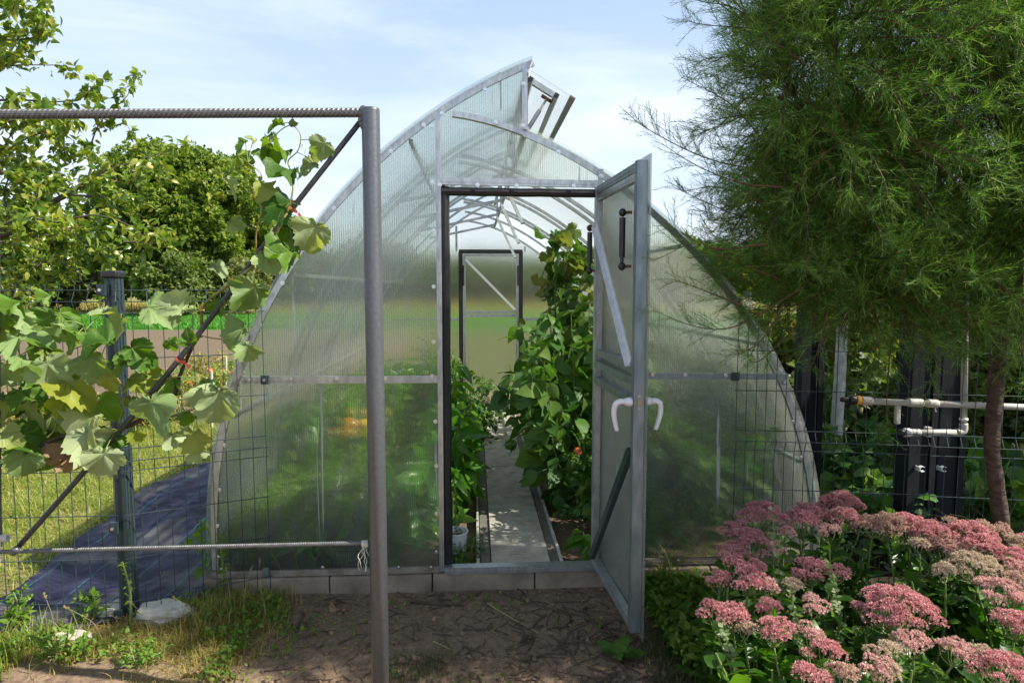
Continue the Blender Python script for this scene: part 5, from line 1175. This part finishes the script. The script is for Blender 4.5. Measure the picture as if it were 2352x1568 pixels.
m.add(np.stack([FX, FYY, FZ], -1).reshape(-1, 3), np.stack([i+j, i+j+1, i+nx+j+1, i+nx+j], -1).reshape(-1, 4))
fo = tag(m.build('weed_fabric', M['fabric'], None, True), 'dark woven weed-control fabric spread on the ground left of the greenhouse', 'fabric')
fpoly = [tuple(q) for q in pa]+[tuple(q) for q in pb_[::-1]]
# stones at the fence post
def stone(cx, cy, r, sc, lab, s_):
    u = np.linspace(0, 2*pi, 29)[:-1]; v = np.linspace(.05, pi-.05, 16); U, V = np.meshgrid(u, v); r0 = np.random.default_rng(s_)
    nr = 1+.55*fbm(U*1.2+s_, V*1.8, 3, s_)*2*np.sin(V); d = np.stack([np.cos(U)*np.sin(V), np.sin(U)*np.sin(V), np.clip(np.cos(V), -1, .62)], -1)
    p = d*nr[..., None]*A(sc)*r+A([cx, cy, .02]); m = MB(); i = np.arange(15)[:, None]*28; j = np.arange(28)[None]; j2 = (j+1) % 28
    m.add(p.reshape(-1, 3), [tuple(q) for q in np.stack([i+j, i+28+j, i+28+j2, i+j2], -1).reshape(-1, 4)]+[tuple(range(28))])
    return tag(m.build('stone', M['stone'], None, False, origin=(cx, cy, 0)), lab, 'stone', 'stones at the fence post')
g = G(350,1428); stone(g[0]+.02, g[1]+.04, .105, (1.3,.8,.5), 'large flat white stone right of the fence post foot', 3)
g = G(262,1425); stone(g[0]-.02, g[1]+.05, .08, (1.1,.7,.62), 'smaller white stone left of the fence post foot', 7)
g = G(160,1395); g2 = G(170,1470); stone(g2[0], g2[1], .05, (1.5,.8,.4), 'brownish buried stone by the weeds', 12)
# ================================================================ grass and litter
BL = A([(-.5,0,0),(.5,0,0),(.42,0.02,.35),(-.42,.02,.35),(.30,.14,.68),(-.30,.14,.68),(0,.38,.95)]); BF = [(0,1,2,3),(3,2,4,5),(5,4,6)]
def grass(name, mt, x, y, h, w, kind='stuff', par=None, z=None, lean=.55, lab=None, cat='grass'):
    n = len(x); a = rng.random(n)*2*pi; v = np.tile(BL, (n, 1, 1))
    le = lean*(.3+1.4*rng.random(n))[:, None]
    X = v[..., 0]*w[:, None]; Yv = v[..., 1]*le*2.6*h[:, None]; Z = v[..., 2]*h[:, None]*(1-.35*v[..., 2]*le)
    xx = X*np.cos(a)[:, None]-Yv*np.sin(a)[:, None]+x[:, None]; yy = X*np.sin(a)[:, None]+Yv*np.cos(a)[:, None]+y[:, None]
    zz = Z+(gz(x, y) if z is None else z)[:, None]-.004
    m = MB(); off = (np.arange(n)*7)[:, None, None]; m.v.append(np.stack([xx, yy, zz], -1).reshape(-1, 3)); m.uv.append(np.zeros((n*7, 2))); m.n = n*7
    for q in ([BF[0], BF[1]], [BF[2]]): m.f.append((A(q)[None]+off).reshape(-1, len(q[0]))); m.mi.append(0)
    o = m.build(name, mt, par)
    return tag(o, lab, cat if par is None else None, kind=kind) if par is None else o
def region(n, x0, x1, y0, y1, dens=None):
    x = rng.uniform(x0, x1, n); y = rng.uniform(y0, y1, n)
    keep = np.ones(n, bool) if dens is None else rng.random(n) < dens(x, y)
    return x[keep], y[keep]
def clip01(v): return np.clip(v, 0, 1)
nf_ = lambda x, y: ~inpoly(x, y, fpoly)
greenleft = lambda x, y: clip01((fbm(x*2, y*2, 3, 21)+.35)*1.6)*nf_(x, y)*(x < -1.35-.0*y)
x, y = region(120000, -6.5, -1.3, 3.05, 7.6, greenleft); print('lawn', len(x))
grass('lawn_grass', M['grass'], x, y, (.03+.08*rng.random(len(x)))*(.55+2.2*np.maximum(fbm(x*3, y*3, 3, 2)+.15, 0)), .0035+.003*rng.random(len(x)), lean=1.1, lab='sunlit green and yellow grass beyond the wire fence')
def dfront(x, y):
    e = np.interp(y, [1.5,2.2,2.6,3.1], [-.7,-.72,-.72,-.86])+fbm(x*0+y*5, y*3, 2, 6)*.25
    base = clip01((e-x)/.12)*nf_(x, y); patch = clip01((fbm(x*4, y*4, 3, 33)+.12)*4); return base*np.where(y > 2.55, clip01(.35+patch), patch*.9)
x, y = region(36000, -2.6, -.5, 1.5, 3.08, dfront); 
grass('weedy_grass', M['drygrass'], x, y, (.03+.09*rng.random(len(x))**1.5)*np.where(y > 2.5, .75, .5), .0028+.0015*rng.random(len(x)), lean=1.1, lab='patchy half-dry grass at the foot of the fence, lower left')
x, y = region(26000, -2.6, -.45, 1.5, 3.08, dfront); q = fbm(x*5, y*5, 2, 41) > .02; x, y = x[q], y[q]
L = len(x); m = MB(); d = rdir(L, .2); scatter(m, MAP, np.stack([x, y, gz(x, y)+.01+.05*rng.random(L)*(y > 2.3)], 1), frames(d, nrm(A([0,0,1.])+rng.normal(size=(L, 3))*.4)), .012+.018*rng.random(L)); tag(m.build('low_weeds', M['weed'], None), 'creeping green weeds with small leaves, lower left', 'weeds', kind='stuff')
# right hand side
dr_ = lambda x, y: clip01((x-.62)/.25)*clip01((fbm(x*4, y*4, 3, 52)+.15)*3.5)
x, y = region(26000, .55, 1.9, 1.5, 3.08, dr_)
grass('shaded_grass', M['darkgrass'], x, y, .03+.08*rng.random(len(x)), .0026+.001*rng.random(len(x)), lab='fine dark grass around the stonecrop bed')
x, y = region(5200, .80, 1.12, 2.25, 3.05, lambda x, y: clip01((fbm(x*5, y*5, 2, 71)+.15)*4)); L = len(x); m = MB(); d = rdir(L, .3)
scatter(m, MAP, np.stack([x, y, gz(x, y)+.02+.09*rng.random(L)], 1), frames(d, nrm(A([0,0,1.])+rng.normal(size=(L, 3))*.35)), .022+.03*rng.random(L)); tag(m.build('ground_ivy', M['weed'], None), 'bright green leafy ground cover between the open door and the stonecrops', 'ground cover', kind='stuff')
x, y = region(9000, -.75, .8, 1.45, 3.05, lambda x, y: clip01((fbm(x*3.3, y*3.3, 3, 81)-.12)*5)*clip01((2.5-y)/.4+.1))
grass('sparse_grass', M['darkgrass'], x, y, .02+.045*rng.random(len(x)), .002+.001*rng.random(len(x)), lab='sparse fine grass on the bare soil at the bottom')
x, y = region(22000, 1.75, 5.5, 3.1, 6.5, lambda x, y: clip01((fbm(x*2, y*2, 3, 91)+.2)*2))
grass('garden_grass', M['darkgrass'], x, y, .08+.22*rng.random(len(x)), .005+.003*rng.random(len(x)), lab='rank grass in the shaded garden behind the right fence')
x, y = region(60000, -30, 8, 24.2, 37); grass('crop_rows', M['crop'], x, y, .12+.14*rng.random(len(x)), .03+.02*rng.random(len(x)), lab='bright green crop strip across the field', cat='crop')
x, y = region(26000, -50, 25, 37.5, 60, lambda x, y: clip01((fbm(x*.2, y*.2, 2, 4)+.3)*2)); grass('dry_meadow', M['drygrass'], x, y, .2+.4*rng.random(len(x)), .04+.02*rng.random(len(x)), lab='straw coloured meadow before the far trees')
x, y = region(14000, -12, -1.6, 7.2, 14, lambda x, y: clip01((fbm(x*.9, y*.9, 3, 14)-.02)*5)); grass('plot_straw', M['straw'], x, y, .03+.06*rng.random(len(x)), .012+.008*rng.random(len(x)), lean=1.4, lab='dry straw scattered over the soil plot', cat='straw')
x, y = region(2600, -.85, .85, 1.5, 3.08, lambda x, y: clip01((fbm(x*4, y*4, 3, 61)-.04)*6)); L = len(x); m = MB(); d = rdir(L, .4)
scatter(m, MAP, np.stack([x, y, gz(x, y)+.006+.012*rng.random(L)], 1), frames(d, nrm(A([0,0,1.])+rng.normal(size=(L, 3))*.4)), .008+.014*rng.random(L)); tag(m.build('seedlings', M['weed'], None), 'tiny green seedlings dotting the bare soil', 'seedlings', kind='stuff')
x, y = region(1500, -1.0, .95, 1.5, 3.08); L = len(x); m = MB(); d = rdir(L, .1)
scatter(m, MAP, np.stack([x, y, gz(x, y)+.004], 1), frames(d, nrm(A([0,0,1.])+rng.normal(size=(L, 3))*.3)), .006+.022*rng.random(L)**2); tag(m.build('leaf_crumbs', M['dry_leaf'], None), 'crumbled dry leaf bits on the bare soil', 'leaf litter', kind='stuff')
# litter: sticks, clods, dry leaves
def litter(n, x0, x1, y0, y1, mt, name, lab, lmax=.12, rmin=.0015, rmax=.004, cat='litter'):
    m = MB()
    for i in range(n):
        x, y = rng.uniform(x0, x1), rng.uniform(y0, y1); a = rng.random()*pi; l = rng.uniform(.02, lmax); r = rng.uniform(rmin, rmax)*.8
        p = A([[x+cos(a)*t*l, y+sin(a)*t*l] for t in (-.5, -.1, .3, .5)]); p = p+rng.normal(size=p.shape)*l*.05; z = gz(p[:, 0], p[:, 1])+r+.002
        tube(m, np.column_stack([p, z]), [r, r*.9, r*.8, r*.5], 5)
    return tag(m.build(name, mt, None), lab, cat, kind='stuff')
litter(420, -.8, .75, 1.9, 3.1, M['twig'], 'twigs', 'small broken twigs littering the bare soil before the door')
litter(120, .2, .75, 2.1, 2.9, M['twig'], 'twigs', 'brushwood scraps piled below the open door', .16, .002, .006)
litter(300, -.9, .9, 1.5, 3.1, M['straw'], 'straw_bits', 'pale straw bits strewn on the soil', .06, .0008, .0014)
litter(260, -2.3, -.6, 1.6, 3.0, M['straw'], 'straw_bits', 'dry stalks matted in the weeds, lower left', .10, .0009, .0016)
m = MB(); n = 1300; x, y = rng.uniform(-.95, .95, n), rng.uniform(1.5, 3.1, n)
for i in range(n): r = .002+.013*rng.random()**4; ball(m, (x[i], y[i], gz(x[i], y[i])+r*.4), r, 6, 5, (1, 1, .7))
tag(m.build('soil_clods', M['clod'], None), 'crumbs and clods of bare soil', 'soil', kind='stuff')
def stick(pts, r, lab, mt='twig', name='stick'):
    q = [G(a, b) for a, b in pts]; q = smooth_path([[p[0], p[1], gz(p[0], p[1])+r+.003] for p in q], 4); m = MB(); tube(m, q, np.linspace(r, r*.5, len(q)), 7); tag(m.build(name, M[mt], None, origin=tuple(q[0])), lab, 'stick')
stick([(945,1378),(1000,1385),(1062,1390)], .009, 'thick brown stick on the soil, left of the path line')
stick([(1120,1385),(1180,1418),(1238,1450)], .0035, 'long straight yellow stalk slanting on the soil before the door', 'straw', 'stalk')
stick([(1140,1355),(1210,1377),(1240,1385)], .004, 'thin dark stick just in front of the kerb joint')
stick([(1280,1395),(1330,1412),(1370,1418)], .004, 'brown stick lying near the open door corner')
stick([(1025,1335),(1000,1325),(960,1340)], .003, 'reddish dry root by the kerb')
stick([(995,1470),(1040,1490)], .0035, 'short pale stick at the bottom of the bare soil', 'straw')
o = MB(); g = G(680, 1450); tube(o, [A([g[0], g[1], .02]), A([g[0], g[1], .045]), A([g[0]+.01, g[1]+.05, .055]), A([g[0]+.012, g[1]+.06, .05])], [.014,.019,.018,.012], 12); tag(o.build('wood_stub', M['twig'], None, True, origin=tuple(g)), 'short round wooden stub lying left of the grey post', 'wood stub')
def dryleaf(px, py, s, lab):
    g = G(px, py); m = MB(); T = GRT[1]; tv = T[0].copy(); tv[:, 2] *= 1.5; z = float(gz(g[0], g[1]))
    scatter(m, (tv, T[1], T[2]), A([[g[0], g[1], z+.014]]), frames(A([cos(px), sin(px), .1]), A([.1, .0, 1.]))[None], s); tag(m.build('fallen_leaf', M['dry_leaf'], None, True, origin=(g[0], g[1], 0)), lab, 'leaf', 'dry fallen leaves')
for px, py, s, lab in ((775,1405,.075,'curled brown fallen leaf on the soil left of the grey post'),(165,1490,.07,'pale tan fallen leaf among the weeds, lower left'),(450,1545,.07,'crumpled brown leaf at the bottom edge, left'),(540,1370,.05,'small dry leaf beside the kerb, left end'),(365,1325,.05,'tiny yellow leaf on the dark fabric')): dryleaf(px, py, s, lab)
# individual weeds
def weed(px, py, h, lab, mt='weed', T=LF, ls=.03, nl=40, nst=1, r=.05, name='weed'):
    g = G(px, py); return veg(name, g[0], g[1], h, r, lab, 'weed', M[mt], T, ls, nst, nl, z0=float(gz(g[0], g[1])), droop=.3)
weed(492,1372,.36,'tall seeding weed beside the greenhouse corner', ls=.028, nl=60)
weed(798,1345,.20,'small upright weed against the kerb, left of the grey post', ls=.035, nl=30)
weed(300,1440,.30,'lanky weed leaning across the fence post foot', ls=.02, nl=34)
weed(45,1440,.22,'bushy leafy weed at the far left edge below the fence', ls=.045, nl=90, nst=4, r=.10)
weed(150,1500,.12,'low spreading weed left of the buried stone', ls=.03, nl=110, nst=5, r=.12)
weed(330,1530,.08,'small creeping weed at the bottom, below the fence post', ls=.025, nl=90, nst=5, r=.10)
weed(215,1420,.18,'weed with toothed leaves just left of the fence post foot', ls=.04, nl=60, nst=3, r=.07)
weed(1560,1420,.14,'bright leafy weed between the open door and the stonecrops', ls=.05, nl=90, nst=5, r=.10)
def tuft(px, py, n, h, lab, mt='grass', name='grass_tuft', wd=.004, r=.03, lean=.5):
    g = G(px, py); o = plant(name, (g[0], g[1], 0), lab, 'grass tuft', 'grass tufts'); x = g[0]+rng.normal(size=n)*r; y = g[1]+rng.normal(size=n)*r
    grass('foliage', M[mt], x, y, h*(.4+.7*rng.random(n)), np.full(n, wd), par=o, lean=lean); 
    return o
tuft(706,1345,90,.17,'grass tuft against the kerb between two joints')
tuft(560,1400,420,.12,'large drying grass clump by the greenhouse corner','drygrass', r=.10)
tuft(480,1420,380,.12,'grass clump between the white stone and the kerb','drygrass', r=.09)
tuft(470,1470,260,.07,'low grass clump in front of the white stone','drygrass', r=.07)
tuft(1530,1340,46,.34,'long arching grass beside the open door','grass', wd=.006, r=.03, lean=.9)
tuft(1640,1330,50,.30,'long grass left of the stonecrops','grass', wd=.006, r=.06, lean=.9)
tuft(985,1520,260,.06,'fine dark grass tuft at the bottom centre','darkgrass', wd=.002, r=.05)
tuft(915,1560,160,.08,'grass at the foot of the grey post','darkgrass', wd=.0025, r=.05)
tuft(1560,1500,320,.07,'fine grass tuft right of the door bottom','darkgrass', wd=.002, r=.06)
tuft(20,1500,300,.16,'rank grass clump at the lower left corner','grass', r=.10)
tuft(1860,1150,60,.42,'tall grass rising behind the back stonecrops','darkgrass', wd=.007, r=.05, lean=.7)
g = G(1415,1500); o = plant('thistle_rosette', (g[0], g[1], 0), 'flat toothed leaf rosette on the soil in front of the door', 'weed'); a = np.linspace(0, 2*pi, 8)[:-1]
TR = leaf_t(.26, 8, .15, .15, .75, .03); leafy(o, 'foliage', M['sed_leaf'], TR, np.tile([g[0], g[1], float(gz(g[0], g[1]))+.012], (7, 1)), np.stack([np.cos(a), np.sin(a), .35+0*a], 1), .105, 1., .1)
# foxtail ears among the weeds
m = MB(); ms = MB(); 
for px, py, h in ((655,1300,.24),(690,1300,.28),(560,1350,.2),(600,1340,.22),(460,1400,.16),(240,1420,.16),(350,1400,.14),(530,1350,.2),(610,1370,.17),(170,1440,.14),(130,1420,.2)):
    g = G(px, py+60); b = A([g[0], g[1], 0]); l = A([rng.normal()*.05-.02, 0, 0]); q = smooth_path([b, b+A([0,0,h*.6])+l*.3, b+A([0,0,h])+l], 5); tube(ms, q, .0008, 4); e = q[-1]; d = nrm(q[-1]-q[-2]); n = 60
    dd_ = nrm(rdir(n)+d*.8); p = e+d*rng.random((n, 1))*.028; scatter(m, tri_leaf(.10), p, frames(dd_, rng.normal(size=(n, 3))), .008)
o = tag(ms.build('foxtail_grass', M['straw'], None), 'thin foxtail grass stalks with fuzzy ears by the kerb', 'grass', kind='stuff'); 
e_ = m.build('ears', M['straw'], o)
# straw lying on the stonecrops
m = MB()
for i in range(46):
    c = P(2160+rng.normal()*60, 1204+rng.normal()*7, 2.75); c = c+A([0, rng.normal()*.06, .0]); a = rng.normal()*1.2; l = .025+.06*rng.random(); tube(m, smooth_path([c-A([cos(a), sin(a), .1*rng.normal()])*l, c+rng.normal(size=3)*.008, c+A([cos(a+.5*rng.normal()), sin(a), .15*rng.normal()])*l], 3), .0006, 4)
tag(m.build('dry_grass_wisp', M['straw'], None), 'tangled dry grass lying over the stonecrop heads', 'dry grass', kind='stuff')
# drip hose
q = [G(300,985), G(380,975), G(430,960), G(470,950), G(560,945)]; m = MB(); tube(m, smooth_path([[p[0], p[1], .06+.03*(i % 2)] for i, p in enumerate(q)], 6), .016, 8); tag(m.build('drip_hose', M['blackpl'], None, True, origin=(q[0][0], q[0][1], 0)), 'black hose coiled on the soil plot beyond the fence', 'hose')
# ================================================================ light
az = math.atan2(.74, -.20); el = R(45)                 # azimuth from +Y clockwise
sd = A([sin(az)*cos(el), cos(az)*cos(el), sin(el)])
ld = bpy.data.lights.new('sun', 'SUN'); lo = bpy.data.objects.new('sun', ld); COL.objects.link(lo); ld.energy = 5.0; ld.angle = R(.53); ld.color = (1, .93, .82)
from mathutils import Vector
lo.rotation_euler = Vector(sd).to_track_quat('Z', 'Y').to_euler(); lo.location = (3, 0, 6)
w = bpy.data.worlds.new('World'); SC.world = w; w.use_nodes = True; t = w.node_tree; t.nodes.clear()
def wn(ty, **k): q = t.nodes.new(ty); [setattr(q, a, b) for a, b in k.items()]; return q
sky = wn('ShaderNodeTexSky', sky_type='NISHITA', sun_disc=False, sun_elevation=el, sun_rotation=az, altitude=100, air_density=1.0, dust_density=1.2, ozone_density=1.5)
bg = wn('ShaderNodeBackground'); ow = wn('ShaderNodeOutputWorld'); tc = wn('ShaderNodeTexCoord'); mp = wn('ShaderNodeMapping'); mp.inputs['Scale'].default_value = (1.2, 1.2, 4.5); mp.inputs['Rotation'].default_value = (.2, .35, 0)
n1 = wn('ShaderNodeTexNoise'); n1.inputs['Scale'].default_value = 1.6; n1.inputs['Detail'].default_value = 7; n1.inputs['Roughness'].default_value = .55; n1.inputs['Distortion'].default_value = .4
rp = wn('ShaderNodeValToRGB'); rp.color_ramp.elements[0].position = .40; rp.color_ramp.elements[0].color = (.10,)*3+(1,); rp.color_ramp.elements[1].position = .72; rp.color_ramp.elements[1].color = (.75,)*3+(1,)
sx_ = wn('ShaderNodeSeparateXYZ'); mr = wn('ShaderNodeMapRange'); mr.inputs[1].default_value = .42; mr.inputs[2].default_value = .02; mr.inputs[3].default_value = 0; mr.inputs[4].default_value = .45
ad = wn('ShaderNodeMath', operation='ADD', use_clamp=True); mx = wn('ShaderNodeMix', data_type='RGBA')
K = t.links.new
K(tc.outputs['Generated'], mp.inputs[0]); K(mp.outputs[0], n1.inputs[0]); K(n1.outputs[0], rp.inputs[0]); K(tc.outputs['Generated'], sx_.inputs[0]); K(sx_.outputs[2], mr.inputs[0])
K(rp.outputs[0], ad.inputs[0]); K(mr.outputs[0], ad.inputs[1]); K(ad.outputs[0], mx.inputs[0]); bm = wn('ShaderNodeMix', data_type='RGBA'); bm.inputs[0].default_value = .6; K(sky.outputs[0], bm.inputs[6]); bm.inputs[7].default_value = (2.9, 4.0, 5.7, 1); K(bm.outputs[2], mx.inputs[6]); mx.inputs[7].default_value = (5.4, 5.9, 6.6, 1)
zf = wn('ShaderNodeMapRange'); zf.inputs[1].default_value = .38; zf.inputs[2].default_value = 1.; zf.inputs[3].default_value = 1.; zf.inputs[4].default_value = .30; K(sx_.outputs[2], zf.inputs[0])
zm = wn('ShaderNodeMix', data_type='RGBA', blend_type='MULTIPLY'); zm.inputs[0].default_value = 1.; K(mx.outputs[2], zm.inputs[6]); K(zf.outputs[0], zm.inputs[7]); K(zm.outputs[2], bg.inputs[0]); bg.inputs[1].default_value = .105; K(bg.outputs[0], ow.inputs[0])
SC.view_settings.view_transform = 'Standard'; SC.view_settings.look = 'None'; SC.view_settings.exposure = .95; SC.view_settings.gamma = 1
cy = SC.cycles; cy.max_bounces = 12; cy.transparent_max_bounces = 28; cy.transmission_bounces = 12; cy.diffuse_bounces = 4; cy.glossy_bounces = 3; cy.caustics_refractive = False; cy.caustics_reflective = False
cy.sample_clamp_indirect = 6; cy.use_denoising = True
